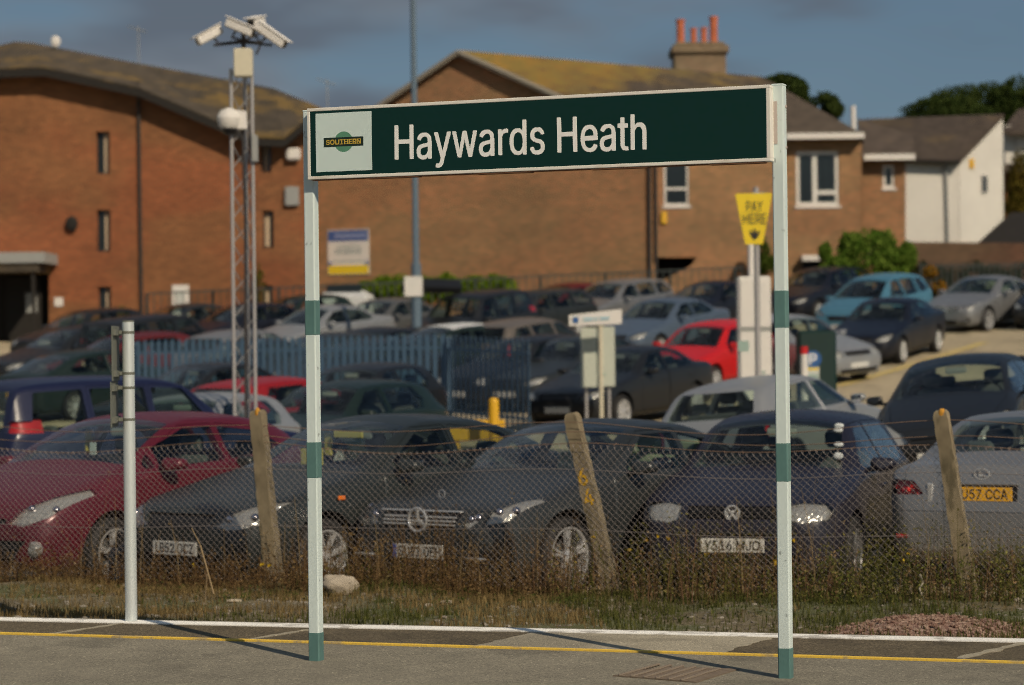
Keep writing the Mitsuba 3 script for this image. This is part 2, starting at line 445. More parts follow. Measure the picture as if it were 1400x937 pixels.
        if x1 - x0 > 2.0:
            rx = min(sx + 0.95, x1 - 0.5)
            add('seat', M(m3.Manifold.batch_hull([bevel_box(rx + .1, rx + .25, -.58, .58, .5, .6, .04), bevel_box(rx + .26, rx + .38, -.52, .52, .98, 1.04, .03)])
                          + bevel_box(rx + .28, rx + .38, -.45, -.22, 1.05, 1.18, .03) + bevel_box(rx + .28, rx + .38, .22, .45, 1.05, 1.18, .03)), seat, 40)
        dash = loft(np.linspace(x0, x0 + 0.5, 12), lambda x: half_section(.55, float(f_zs(x)) - 0.015, ws - 0.02, float(f_zs(x)) - 0.05, tum)) ^ cav[1].scale([1, .99, 1])
        add('dashboard', M(dash), 'trim', 40)
        st = trimesh.creation.torus(0.18, 0.016, 24, 8); st.apply_transform(trimesh.transformations.rotation_matrix(math.radians(65), [0, 1, 0])); st.apply_translation([x0 + 0.62, -0.38, zs - 0.02]); add('steering_wheel', st, 'black_plastic', True)
        zt_m = float(f_zt(screen[2][0] if screen else x0 + .7))
        if screen: add('rear_view_mirror', M(bevel_box(max(p[0] for p in screen) + .02, max(p[0] for p in screen) + .05, -.13, .13, zt_m - .16, zt_m - .08, .02)), 'mirror_back', 40)
        # mirrors, handles, bumpers, plates
        if mirrors:
            mx, mz = mirrors; wy = float(f_W(mx)) * 0.97
            for sy in (-1, 1):
                hull = m3.Manifold.batch_hull([m3.Manifold.sphere(r_, 20).translate([mx + dx, sy * (wy + dy), mz + dz_]) for r_, dx, dy, dz_ in ((.05, -.03, .06, .02), (.05, -.01, .17, .015), (.045, .03, .07, .02), (.045, .04, .18, .015), (.03, -.05, .10, -.02))])
                arm = m3.Manifold.batch_hull([m3.Manifold.sphere(.022, 12).translate([mx, sy * (wy - .03), mz - .04]), m3.Manifold.sphere(.025, 12).translate([mx, sy * (wy + .07), mz - .02])])
                k = add('wing_mirror', M(hull + arm), 'PAINT', 40)
                add(k + '__glass', M(bevel_box(mx + .078, mx + .086, sy * (wy + .12) - .075, sy * (wy + .12) + .075, mz - .03, mz + .055, .003)), 'mirror_glass')
        if handles:
            for poly in (doors or []):
                hx = max(p[0] for p in poly) - 0.20; zz = float(f_zs(hx)) - 0.13; yy = width * 0.985
                for sy in (-1, 1): add('door_handle', M(bevel_box(hx - .09, hx + .09, sy * yy - .02, sy * yy + .02, zz - .016, zz + .016, .008)), 'PAINT', 40)
        s.reg_f, s.reg_r = plates
        def face_x(z, front, y=0.0):
            b_ = (outer ^ box(-1, L + 1, y - .04, y + .04, z - .02, z + .02)).bounding_box()
            return b_[0] if front else b_[3]
        for reg, front, z in ((plates[0], True, plate_z[0]), (plates[1], False, plate_z[1])):
            if reg is None: continue
            fx = face_x(z, front); fr = FRONT(fx - 0.004, 0, z) if front else REAR(fx + 0.004, 0, z)
            for nm, me, m_ in number_plate(reg, not front, blue and front):
                add(nm, placed(me, fr), m_)
        if amber:
            for sy in (-1, 1): add('indicator', M(bevel_box(amber[0] - .04, amber[0] + .04, sy * width * .995 - .008, sy * width * .995 + .008, amber[1] - .018, amber[1] + .018, .005)), 'amber')
        s.outer, s.face_x, s.f_zt, s.f_W = outer, face_x, f_zt, f_W
        if extra: extra(s)

    def key(s, nm):
        names = {p[0] for p in s.parts}
        if '__' in nm and nm not in names: return nm
        if nm not in names: return nm
        i = 1
        while f'{nm}_{i:03d}' in names: i += 1
        return f'{nm}_{i:03d}'

    def add(s, nm, mesh, material, smooth=False):
        k = s.key(nm)
        if material == 'PAINT': s.parts.append((k, mikit.ply(mesh, None, smooth), None, 'PAINT'))
        else: s.parts.append((k, mikit.ply(mesh, 'mat_' + material, smooth), None, None))
        return k

    def place(s, name, label, px, Z, psi, colour, cat_='car', group=None, ref='front', skip=(), roof=None, X=None, dz=0.0):
        """ref: which end's middle stands under photograph column px at distance Z; psi: 0 faces the camera, + turns it to the left."""
        t = thing(name, label, cat_, group)
        a = math.radians(psi); rd = np.array([math.sin(a), math.cos(a)])      # rearwards
        p = at(px, 500, Z)[:2] if X is None else np.array([X, Z])
        o = p - rd * {'front': 0.0, 'mid': s.L / 2, 'rear': s.L}[ref]
        fa, ra = o + rd * s.wb[0], o + rd * s.wb[1]; lat = np.array([-rd[1], rd[0]])
        zf, zr_ = ground_z(*fa), ground_z(*ra)
        mid = (fa + ra) / 2; zl = ground_z(*(mid + lat * .7)) - ground_z(*(mid - lat * .7))
        ex = np.array([rd[0] * (s.wb[1] - s.wb[0]), rd[1] * (s.wb[1] - s.wb[0]), zr_ - zf]); ex /= np.linalg.norm(ex)
        ey = np.array([lat[0] * 1.4, lat[1] * 1.4, zl]); ey -= ex * ex.dot(ey); ey /= np.linalg.norm(ey); ez = np.cross(ex, ey)
        org = np.array([fa[0], fa[1], zf + dz]) - ex * s.wb[0]
        W_ = T4(rot_frame(org, ex, ey, ez))
        for k, d, tw, m_ in s.parts:
            if k.split('__')[0].rstrip('_0123456789') in skip: continue
            key = t + '__' + k; USED.add(key)
            d = {**d, 'to_world': W_ @ tw if tw is not None else W_}
            if m_ == 'PAINT': d['bsdf'] = {'type': 'ref', 'id': 'mat_' + colour}
            scene[key] = d
        s.last = (t, W_)
        return t

    def also(s, nm, mesh, material, smooth=False, label=None):
        """One more part on the car that was placed last."""
        t, W_ = s.last
        return put(nm, mesh, material, t, smooth, to_world=W_, label=label)
# ------------------------------------------------------------------ kinds of cars
def plan(x0, y0, x1, y1):
    return [(x0, -y0), (x0, y0), (x1, y1), (x1, -y1)]


def ring(R, r, fr, n=28):
    return placed(trimesh.creation.torus(R, r, n, 8), fr)


def bar(a, b, w, t, fr):
    """A flat bar from a to b in the plane of a frame."""
    a, b = np.array(a, float), np.array(b, float); d = b - a; L = np.linalg.norm(d); d /= L
    m = M(bevel_box(0, L, -w / 2, w / 2, -t / 2, t / 2, min(w, t) * .2)); m.apply_transform(rot_frame([a[0], a[1], 0], [d[0], d[1], 0], [-d[1], d[0], 0], [0, 0, 1]))
    return placed(m, fr)


def golf_front(s):
    fr = FRONT(s.face_x(.675, True) - .006, 0, .675)
    s.add('emblem', cat(ring(.058, .008, fr), *[bar(a, b, .013, .012, fr) for a, b in (((-.034, .036), (-.008, -.002)), ((.034, .036), (.008, -.002)), ((-.008, -.002), (0, .022)), ((.008, -.002), (0, .022)),
        ((-.046, .010), (-.024, -.044)), ((-.024, -.044), (0, -.004)), ((0, -.004), (.024, -.044)), ((.024, -.044), (.046, .010)))]), 'bright_trim', 40)
    for z in (.645, .675, .705): s.add('grille_slat', M(bevel_box(s.face_x(z, True) + .012, s.face_x(z, True) + .03, -.36, .36, z - .006, z + .006, .003)), 'black_plastic')
    for sy in (-1, 1):
        s.add('wiper', tube([[1.20, sy * .1 + .2, 1.0], [1.26, sy * .1 - .05, 1.035], [1.28, sy * .1 - .32, 1.045]], .007, 6), 'black_plastic')
    s.add('bumper_strip', tube([[s.face_x(.50, True, abs(y)) - .004 + (0.0 if abs(y) < .5 else .02), y, .515] for y in np.linspace(-.62, .62, 13)], .016, 8), 'black_plastic', 40)


HATCH = dict(L=4.15, zt=[(0, .62), (.05, .70), (.2, .77), (.6, .87), (1.05, .95), (1.22, .99), (1.55, 1.19), (1.95, 1.385), (2.3, 1.43), (2.7, 1.44), (3.3, 1.41), (3.62, 1.35), (3.86, 1.12), (4.03, .97), (4.1, .85), (4.15, .62)],
             zsh=[(0, .56), (.2, .70), (.7, .81), (1.2, .90), (2, .925), (3.4, .945), (3.95, .93), (4.1, .78), (4.15, .56)],
             W=[(0, .55), (.06, .70), (.2, .79), (.5, .84), (1, .865), (3.2, .8675), (3.8, .83), (4.08, .76), (4.15, .62)],
             wb=(.84, 3.35), wr=.305, rim=.20, spokes=6, screen=plan(1.25, .655, 1.92, .535), rear=[(-.60, 1.00), (.60, 1.00), (.50, 1.31), (-.50, 1.31)], rear_axis='x',
             side=[('side_window', [(1.45, .97), (2.30, .97), (2.30, 1.315), (1.95, 1.295)]), ('side_window', [(2.40, .97), (3.25, .98), (3.36, 1.10), (3.18, 1.30), (2.40, 1.315)])],
             doors=[[(1.36, .28), (2.33, .28), (2.33, 1.345), (1.95, 1.325), (1.38, .96)], [(2.37, .28), (2.95, .28), (3.28, .62), (3.40, 1.05), (3.22, 1.325), (2.37, 1.345)]],
             bonnet=plan(.11, .60, 1.15, .68), heads=[[(.43, .61), (.43, .735), (.55, .755), (.72, .745), (.785, .69), (.75, .61), (.55, .59)]],
             tails=[[(.56, .66), (.56, .88), (.68, .92), (.80, .90), (.80, .66)]], cabin=(1.25, 3.86), mirrors=(1.52, .99),
             grilles=[('grille', [(-.37, .625), (.37, .625), (.38, .725), (-.38, .725)], .3, 0, 'black_plastic'), ('lower_grille', [(-.52, .265), (.52, .265), (.56, .35), (-.56, .35)], .3, 0, 'black_plastic')])
SUPERMINI = dict(L=3.95, zt=[(0, .60), (.05, .69), (.2, .79), (.6, .93), (.95, 1.03), (1.1, 1.075), (1.5, 1.27), (1.95, 1.43), (2.3, 1.475), (2.8, 1.47), (3.3, 1.41), (3.6, 1.32), (3.8, 1.10), (3.9, .86), (3.95, .6)],
                 zsh=[(0, .55), (.2, .69), (.7, .85), (1.1, .94), (2, .985), (3.2, 1.06), (3.7, 1.04), (3.88, .75), (3.95, .55)],
                 W=[(0, .52), (.06, .66), (.2, .76), (.5, .82), (1, .855), (3.1, .86), (3.6, .82), (3.88, .74), (3.95, .60)],
                 wb=(.80, 3.28), wr=.31, rim=.215, spokes=5, twin=True, screen=plan(1.14, .66, 1.92, .54), rear=[(-.55, 1.08), (.55, 1.08), (.47, 1.33), (-.47, 1.33)], rear_axis='x',
                 side=[('quarter_window', [(1.22, 1.0), (1.42, 1.01), (1.42, 1.15)]), ('side_window', [(1.48, 1.01), (2.40, 1.04), (2.40, 1.345), (2.0, 1.335), (1.50, 1.18)]), ('side_window', [(2.48, 1.045), (3.2, 1.10), (3.30, 1.16), (3.05, 1.29), (2.48, 1.345)])],
                 doors=[[(1.36, .27), (2.43, .27), (2.43, 1.37), (1.98, 1.36), (1.38, 1.12)], [(2.46, .27), (2.85, .27), (3.18, .62), (3.34, 1.16), (3.08, 1.32), (2.46, 1.37)]],
                 bonnet=plan(.12, .55, 1.05, .70), heads=[[(.35, .60), (.50, .575), (.70, .655), (.815, .84), (.79, .885), (.60, .81), (.44, .725)]],
                 tails=[[(.60, .78), (.60, .86), (.66, 1.04), (.78, 1.04), (.78, .80)]], cabin=(1.14, 3.62), mirrors=(1.48, 1.03),
                 grilles=[('grille', [(-.34, .60), (.34, .60), (.33, .645), (-.33, .645)], .3, 0, 'black_plastic'), ('lower_grille', [(-.38, .27), (.38, .27), (.56, .47), (-.56, .47)], .35, 0, 'black_plastic')])
SALOON = dict(L=4.58, zt=[(0, .60), (.05, .68), (.2, .75), (.7, .85), (1.2, .94), (1.4, .985), (1.85, 1.22), (2.2, 1.37), (2.5, 1.42), (2.9, 1.425), (3.3, 1.36), (3.65, 1.20), (3.95, 1.075), (4.2, 1.055), (4.46, 1.04), (4.53, .95), (4.58, .66)],
              zsh=[(0, .54), (.2, .68), (.8, .80), (1.4, .90), (2.4, .935), (3.6, .965), (4.3, .96), (4.5, .90), (4.58, .58)],
              W=[(0, .55), (.06, .69), (.2, .79), (.5, .86), (1.1, .89), (3.6, .895), (4.2, .86), (4.48, .78), (4.54, .72), (4.58, .62)],
              zb=[(0, .34), (.05, .26), (.2, .2), (4.3, .22), (4.53, .30), (4.58, .36)],
              wb=(.86, 3.59), wr=.32, rim=.225, spokes=7, screen=plan(1.44, .67, 2.19, .55), rear=plan(3.22, .53, 3.82, .60),
              side=[('side_window', [(1.70, .99), (2.55, .985), (2.55, 1.31), (2.22, 1.29)]), ('side_window', [(2.64, .985), (3.45, 1.0), (3.56, 1.06), (3.22, 1.27), (2.64, 1.315)])],
              doors=[[(1.56, .28), (2.58, .28), (2.58, 1.335), (2.2, 1.315), (1.58, .97)], [(2.62, .28), (3.15, .28), (3.5, .64), (3.62, 1.04), (3.25, 1.29), (2.62, 1.335)]],
              bonnet=plan(.12, .58, 1.33, .72), boot=([(-.66, .66), (.66, .66), (.62, 1.3), (-.62, 1.3)], 3.97), heads=[[(.40, .60), (.60, .59), (.78, .64), (.80, .76), (.62, .735)]],
              tails=[[(.47, .79), (.81, .78), (.80, .915), (.57, .90)]], cabin=(1.44, 3.66), mirrors=(1.80, 1.0),
              grilles=[('grille', [(-.36, .57), (.36, .57), (.40, .70), (-.40, .70)], .3, 0, 'black_plastic'), ('lower_grille', [(-.5, .26), (.5, .26), (.54, .38), (-.54, .38)], .3, 0, 'black_plastic')])
LIFTBACK = {**SALOON, 'L': 4.5, 'zt': [(0, .60), (.05, .69), (.2, .77), (.7, .88), (1.15, .97), (1.35, 1.015), (1.8, 1.24), (2.2, 1.40), (2.5, 1.445), (2.9, 1.44), (3.4, 1.36), (3.9, 1.18), (4.25, 1.05), (4.42, 1.0), (4.46, .88), (4.5, .62)],
            'zsh': [(0, .54), (.2, .69), (.8, .83), (1.4, .93), (2.4, .955), (3.6, .985), (4.2, .96), (4.4, .90), (4.5, .54)],
            'W': [(0, .55), (.06, .69), (.2, .79), (.5, .855), (1.1, .885), (3.6, .89), (4.1, .85), (4.42, .77), (4.5, .62)], 'zb': None,
            'screen': plan(1.40, .67, 2.16, .55), 'rear': plan(3.35, .53, 4.15, .60), 'boot': None, 'wb': (.86, 3.55), 'spokes': 8,
            'heads': [[(.33, .585), (.62, .575), (.79, .62), (.815, .80), (.66, .775), (.46, .68)]], 'mirrors': (1.75, 1.02),
            'side': [('side_window', [(1.66, 1.01), (2.52, 1.005), (2.52, 1.33), (2.2, 1.315)]), ('side_window', [(2.61, 1.005), (3.45, 1.02), (3.62, 1.09), (3.25, 1.28), (2.61, 1.33)])],
            'doors': [[(1.54, .28), (2.55, .28), (2.55, 1.355), (2.18, 1.34), (1.56, 1.0)], [(2.59, .28), (3.12, .28), (3.46, .64), (3.68, 1.07), (3.28, 1.30), (2.59, 1.355)]]}
COUPE = {**SALOON, 'L': 4.7, 'zt': [(0, .62), (.05, .70), (.2, .77), (.7, .86), (1.3, .95), (1.55, .995), (2.0, 1.21), (2.4, 1.355), (2.7, 1.395), (3.1, 1.38), (3.5, 1.28), (3.9, 1.10), (4.15, 1.03), (4.4, 1.02), (4.58, .99), (4.64, .88), (4.7, .62)],
         'zsh': [(0, .56), (.2, .70), (.8, .81), (1.5, .905), (2.5, .935), (3.7, .96), (4.4, .94), (4.6, .86), (4.7, .56)], 'zb': None,
         'W': [(0, .57), (.06, .70), (.2, .80), (.5, .865), (1.1, .893), (3.6, .895), (4.3, .86), (4.6, .77), (4.7, .62)], 'wb': (.83, 3.59), 'wr': .325, 'rim': .245, 'spokes': 5, 'twin': True,
         'screen': plan(1.60, .66, 2.38, .53), 'rear': plan(3.42, .52, 3.98, .58), 'boot': None,
         'heads': [[(.43, .61), (.50, .59), (.59, .655), (.57, .735), (.475, .70)], [(.605, .615), (.78, .65), (.845, .83), (.72, .80), (.625, .715)]],
         'side': [('side_window', [(1.92, .98), (2.85, .975), (2.85, 1.28), (2.42, 1.27)]), ('side_window', [(2.92, .975), (3.55, .99), (3.66, 1.05), (3.38, 1.19), (2.92, 1.28)])], 'mirrors': (2.0, 1.0),
         'doors': [[(1.72, .28), (2.98, .28), (3.02, .97), (2.90, 1.31), (2.4, 1.295), (1.74, .98)]], 'bonnet': plan(.13, .62, 1.48, .74), 'cabin': (1.60, 3.8),
         'grilles': [('grille', [(-.37, .585), (.37, .585), (.41, .715), (-.41, .715)], .3, 0, 'black_plastic'), ('lower_grille', [(-.32, .26), (.32, .26), (.36, .37), (-.36, .37)], .3, 0, 'black_plastic'),
                     ('air_intake', [(.44, .29), (.70, .31), (.72, .42), (.50, .40)], .4, 0, 'black_plastic'), ('air_intake', [(-.44, .29), (-.70, .31), (-.72, .42), (-.50, .40)], .4, 0, 'black_plastic')]}
ESTATE = {**SALOON, 'L': 4.62, 'zt': [(0, .62), (.05, .70), (.2, .78), (.7, .89), (1.2, .98), (1.4, 1.02), (1.85, 1.25), (2.2, 1.41), (2.5, 1.475), (3.0, 1.49), (3.8, 1.465), (4.2, 1.42), (4.42, 1.22), (4.54, 1.0), (4.58, .88), (4.62, .62)],
          'zsh': [(0, .55), (.2, .70), (.8, .83), (1.4, .93), (2.4, .965), (3.6, .99), (4.4, .98), (4.56, .8), (4.62, .55)], 'zb': None,
          'W': [(0, .55), (.06, .70), (.2, .79), (.5, .86), (1.1, .885), (3.6, .89), (4.3, .86), (4.55, .79), (4.62, .62)], 'wb': (.88, 3.58), 'boot': None,
          'rear': [(-.60, 1.04), (.60, 1.04), (.50, 1.38), (-.50, 1.38)], 'rear_axis': 'x', 'tails': [[(.60, .70), (.60, .95), (.68, 1.05), (.82, 1.03), (.82, .70)]], 'cabin': (1.44, 4.38),
          'side': [('side_window', [(1.70, 1.01), (2.55, 1.01), (2.55, 1.36), (2.22, 1.345)]), ('side_window', [(2.64, 1.01), (3.42, 1.015), (3.46, 1.37), (2.64, 1.365)]), ('quarter_window', [(3.54, 1.02), (4.2, 1.04), (4.28, 1.10), (4.02, 1.34), (3.54, 1.365)])],
          'doors': [[(1.56, .28), (2.58, .28), (2.58, 1.39), (2.2, 1.37), (1.58, 1.0)], [(2.62, .28), (3.12, .28), (3.48, .66), (3.49, 1.395), (2.62, 1.39)]]}
MPV = {**ESTATE, 'L': 4.28, 'zt': [(0, .66), (.05, .78), (.2, .88), (.6, 1.0), (.95, 1.09), (1.3, 1.30), (1.8, 1.53), (2.2, 1.61), (2.8, 1.635), (3.5, 1.60), (3.9, 1.53), (4.08, 1.3), (4.2, 1.0), (4.24, .86), (4.28, .62)],
       'zsh': [(0, .58), (.2, .78), (.6, .90), (1.0, .985), (2.4, 1.02), (3.6, 1.06), (4.05, 1.04), (4.2, .82), (4.28, .55)],
       'W': [(0, .56), (.06, .70), (.2, .79), (.5, .845), (1.1, .875), (3.3, .88), (3.9, .85), (4.2, .78), (4.28, .62)], 'wb': (.86, 3.62), 'screen': plan(.98, .66, 1.78, .55), 'cabin': (.98, 4.05),
       'rear': [(-.58, 1.10), (.58, 1.10), (.48, 1.50), (-.48, 1.50)], 'mirrors': (1.40, 1.06), 'bonnet': plan(.12, .58, .90, .70), 'handles': True,
       'heads': [[(.40, .70), (.58, .68), (.76, .72), (.79, .86), (.62, .83)]],
       'side': [('side_window', [(1.38, 1.05), (2.25, 1.06), (2.25, 1.50), (1.85, 1.47)]), ('side_window', [(2.34, 1.06), (3.15, 1.09), (3.17, 1.49), (2.34, 1.50)]), ('quarter_window', [(3.26, 1.09), (3.82, 1.12), (3.88, 1.20), (3.68, 1.45), (3.26, 1.485)])],
       'doors': [[(1.26, .28), (2.28, .28), (2.28, 1.535), (1.83, 1.50), (1.28, 1.03)], [(2.32, .28), (2.85, .28), (3.2, .66), (3.21, 1.52), (2.32, 1.535)]]}
SUV = {**MPV, 'L': 4.5, 'zt': [(0, .75), (.05, .92), (.2, 1.0), (.7, 1.07), (1.15, 1.12), (1.35, 1.19), (1.7, 1.48), (2.0, 1.68), (2.4, 1.74), (3.2, 1.75), (4.0, 1.72), (4.25, 1.66), (4.4, 1.25), (4.46, 1.0), (4.5, .70)],
       'zsh': [(0, .66), (.2, .88), (.7, .97), (1.2, 1.04), (2.4, 1.07), (3.8, 1.10), (4.35, 1.08), (4.45, .90), (4.5, .62)],
       'W': [(0, .62), (.06, .76), (.2, .84), (.5, .88), (1.1, .90), (3.6, .90), (4.2, .88), (4.44, .82), (4.5, .68)], 'zb': [(0, .45), (.1, .36), (.3, .30), (4.2, .32), (4.45, .40), (4.5, .46)],
       'wb': (.88, 3.5), 'wr': .36, 'rim': .22, 'screen': plan(1.38, .69, 1.98, .60), 'cabin': (1.38, 4.32), 'mirrors': (1.62, 1.12), 'bonnet': plan(.12, .6, 1.25, .74),
       'rear': [(-.62, 1.15), (.62, 1.15), (.54, 1.60), (-.54, 1.60)], 'tum': .24, 'heads': [[(.46, .80), (.78, .80), (.80, .92), (.50, .93)]], 'tails': [[(.67, 1.13), (.67, 1.23), (.72, 1.27), (.88, 1.25), (.88, 1.12)]],
       'side': [('side_window', [(1.62, 1.11), (2.45, 1.11), (2.45, 1.60), (2.0, 1.58)]), ('side_window', [(2.54, 1.11), (3.3, 1.13), (3.3, 1.61), (2.54, 1.61)]), ('quarter_window', [(3.4, 1.13), (4.15, 1.15), (4.05, 1.58), (3.4, 1.605)])],
       'doors': [[(1.5, .42), (2.48, .42), (2.48, 1.635), (1.98, 1.61), (1.52, 1.10)], [(2.52, .42), (3.0, .42), (3.34, .8), (3.34, 1.635), (2.52, 1.635)]]}



def squeeze(spec, x0, x1, d):
    """The same car with d metres taken out of its bonnet between x0 and x1."""
    f = lambda x: round(float(x - d * np.clip((x - x0) / (x1 - x0), 0, 1)), 4); o = dict(spec)
    for k in ('zt', 'zsh', 'W'): o[k] = [(f(a), b) for a, b in o[k]]
    for k in ('screen', 'rear', 'bonnet'): o[k] = [(f(a), b) for a, b in o[k]]
    o['side'] = [(n, [(f(a), b) for a, b in q]) for n, q in o['side']]; o['doors'] = [[(f(a), b) for a, b in q] for q in o['doors']]
    for k in ('wb', 'cabin', 'mirrors'): o[k] = (f(o[k][0]), f(o[k][1])) if k != 'mirrors' else (f(o[k][0]), o[k][1])
    o['L'] = f(o['L']); return o


COUPE = squeeze(COUPE, .95, 1.5, .27)


def coupe_front(s):
    z = .65
    for zz in (.615, .645, .675): s.add('grille_slat', M(bevel_box(s.face_x(zz, True) - .002, s.face_x(zz, True) + .02, -.37, .37, zz - .007, zz + .007, .003)), 'bright_trim')
    s.add('grille_surround', tube([[s.face_x(.70, True) + .012 + .03 * abs(y) ** 2, y, .722] for y in np.linspace(-.42, .42, 9)], .008, 6), 'bright_trim', 40)
    fr = FRONT(s.face_x(z, True) - .012, 0, z)
    s.add('emblem', cat(ring(.092, .011, fr), *[bar((0, 0), (.09 * math.sin(a), .09 * math.cos(a)), .024, .014, fr) for a in (0, 2.094, 4.189)]), 'bright_trim', 40)
    for sy in (-1, 1): s.add('daytime_lamp', M(bevel_box(s.face_x(.36, True, .55) - .012, s.face_x(.36, True, .55) + .03, sy * .57 - .1, sy * .57 + .1, .35, .37, .006)), 'bright_trim')
    s.add('bonnet_emblem', cat(ring(.032, .003, FRONT(.30, 0, .84))), 'bright_trim', 40)


def supermini_front(s):
    for sy in (-1, 1):
        x = s.face_x(.40, True, .60)
        b = lathe([(0, -.008), (.045, -.004), (.055, .006), (.065, .01), (.065, .05), (0, .05)], 24); s.add('fog_lamp', placed(b, rot_frame([x - .004, sy * .62, .40], [0, 1, 0], [0, 0, 1], [1, 0, 0])), 'reflector', 40)
    fr = FRONT(s.face_x(.66, True) - .004, 0, .665)
    m = trimesh.creation.icosphere(2, 1.0); m.apply_scale([.075, .032, .008]); s.add('emblem', placed(m, fr), 'bright_trim', True)
    for zz in (.33, .40): s.add('grille_slat', M(bevel_box(s.face_x(zz, True) + .004, s.face_x(zz, True) + .03, -.45, .45, zz - .008, zz + .008, .004)), 'black_plastic')


def saloon_back(s):
    fr = REAR(s.face_x(.955, False) + .004, 0, .96)
    t = ring(.05, .0055, REAR(0, 0, 0)); t.vertices = t.vertices * [1, 1.25, .85]; t.apply_translation([s.face_x(.955, False) + .004, 0, .96])
    s.add('emblem', cat(t, bar((-.012, .030), (-.022, -.018), .010, .010, fr), bar((-.022, -.018), (.050, -.018), .010, .010, fr)), 'bright_trim', 40)
    s.add('plate_recess', M(bevel_box(s.face_x(.8, False) - .02, s.face_x(.8, False) + .003, -.30, .30, .73, .865, .004)), 'black_plastic')
    s.add('plate_trim', M(bevel_box(s.face_x(.87, False) - .02, s.face_x(.87, False) + .02, -.31, .31, .868, .892, .008)), 'PAINT', 40)
    s.add('bumper_crease', tube([[s.face_x(.60, False, abs(y)) - (.02 if abs(y) < .5 else .05), y, .605] for y in np.linspace(-.64, .64, 11)], .02, 8), 'PAINT', 40)
    for sy in (-1, 1): s.add('reversing_lamp', M(bevel_box(s.face_x(.80, False, .42) - .03, s.face_x(.80, False, .42) + .006, sy * .425 - .022, sy * .425 + .022, .70, .88, .006)), 'bright_trim')
    for sy in (-1, 1): s.add('bumper_reflector', M(bevel_box(s.face_x(.45, False, .62) - .03, s.face_x(.45, False, .62) + .004, sy * .66 - .05, sy * .66 + .05, .44, .465, .004)), 'red_lamp')


KIND = {}


def kind(name, spec, **kw):
    KIND[name] = Car(**{**spec, **kw})
# ------------------------------------------------------------------ surfaces of the setting
def dots(p, s, k=0.0):
    return cell_rand(dr.floor(p.x * s), dr.floor(p.y * s), k)


def asphalt(base, grit, warm=0.0):
    def fn(p, n, uv):
        g = 0.55 * cell_rand(p.x * 160, p.y * 110, 3) + 0.45 * cell_rand(p.x * 75 + 7, p.y * 60, 9)
        big = fbm(p.x * 0.7, p.y * 0.7, 2, 4)
        mid = fbm(p.x * 6, p.y * 6, 5, 3)
        k = base * (0.62 + 0.30 * big + 0.28 * mid) * (1 - grit + 2 * grit * g)
        k = dr.select(cell_rand(p.x * 130, p.y * 90, 21) > 0.985, k * 1.8, k)
        stain = smoothstep(0.58, 0.72, fbm(p.x * 1.7 + 4, p.y * 1.7, 8, 4))
        k = k * (1 - 0.22 * stain)
        return mi.Color3f(k * (1.08 + warm), k, k * (0.775 - warm))
    return fn


mat('asphalt', principled(mikit.proc(asphalt(0.182, 0.38)), 0.9))
mat('patch_dark', principled(mikit.proc(asphalt(0.085, 0.60, 0.13)), 0.92))
mat('patch_pale', principled(mikit.proc(asphalt(0.28, 0.22, 0.02)), 0.9))
mat('tarmac', principled(mikit.proc(asphalt(0.27, 0.12, 0.10)), 0.92))


def worn_line(col, gap):
    def fn(p, n, uv):
        w = smoothstep(0.60, 0.72, fbm(p.x * 9, p.y * 9, 1, 4)) * 0.55 + 0.25 * smoothstep(0.5, 0.9, cell_rand(p.x * 140, p.y * 90, 4)) * gap
        return mix(col, (0.22, 0.20, 0.17), w)
    return fn


mat('white_line', principled(mikit.proc(worn_line((0.80, 0.80, 0.76), 0.6)), 0.75))
mat('yellow_line', principled(mikit.proc(worn_line((0.72, 0.48, 0.06), 0.8)), 0.75))


def soil(p, n, uv):
    a = fbm(p.x * 1.3, p.y * 1.3, 0, 4); b = fbm(p.x * 9, p.y * 9, 3, 4); g = cell_rand(p.x * 60, p.y * 45, 2)
    c = mix((0.075, 0.062, 0.036), (0.15, 0.125, 0.075), b)
    c = mix(c, (0.06, 0.075, 0.026), smoothstep(0.45, 0.65, a) * 0.7)
    c = mix(c, (0.20, 0.19, 0.165), smoothstep(0.93, 0.97, g) * 0.7)
    return c


mat('soil', principled(mikit.proc(soil), 0.95))
mat('concrete_edge', principled(mikit.proc(lambda p, n, uv: mi.Color3f(0.30, 0.28, 0.24) * (0.6 + 0.7 * fbm(p.x * 5, p.y * 5, p.z * 9, 4))), 0.9))

# platform frames: u runs along, v away from the camera
WL_A, WL_B = on_z(428, 857), on_z(1060, 870.5)          # the white edge line


def line_frame(pa, pb):
    d = (pb - pa)[:2]; d /= np.linalg.norm(d)
    return pa[:2], d, np.array([-d[1], d[0]])


WO, WU, WV = line_frame(WL_A, WL_B)
if WV[1] < 0: WV = -WV


def wl(u, v, z=0.0):
    q = WO + WU * u + WV * v
    return np.array([q[0], q[1], z])


G_Y = [-80, 16, 18.5, 19.3, 24, 33, 40, 47, 51, 58, 65, 72, 80, 95, 115, 160, 260, 700, 3000]
G_Z = [-.12, -.12, -.14, -.35, -.36, -.27, -.05, .27, .46, 1.0, 1.62, 2.15, 2.75, 3.4, 4.6, 6.5, 8.5, 9.0, 9.0]
_g = PchipInterpolator(G_Y, G_Z)


def ground_z(x, y):
    fade = np.clip((np.asarray(y, float) - 26) / 25, 0, 1)
    # near rows follow lines that run with the platform, which turns away to the left
    yy = np.asarray(y, float) + 0.30 * np.clip(np.asarray(x, float), -12, 12) * (1 - np.clip((np.asarray(y, float) - 19) / 8, 0, 1))
    yn = np.asarray(y, float); rise = np.clip((yn - 23) / 6, 0, 1) * (1 - np.clip((yn - 34) / 14, 0, 1))
    return _g(yy) + rise * (0.085 * np.clip(np.asarray(x, float) - 1.8, 0, 6)) + 0.030 * np.clip(np.asarray(x, float), -25, 40) * fade


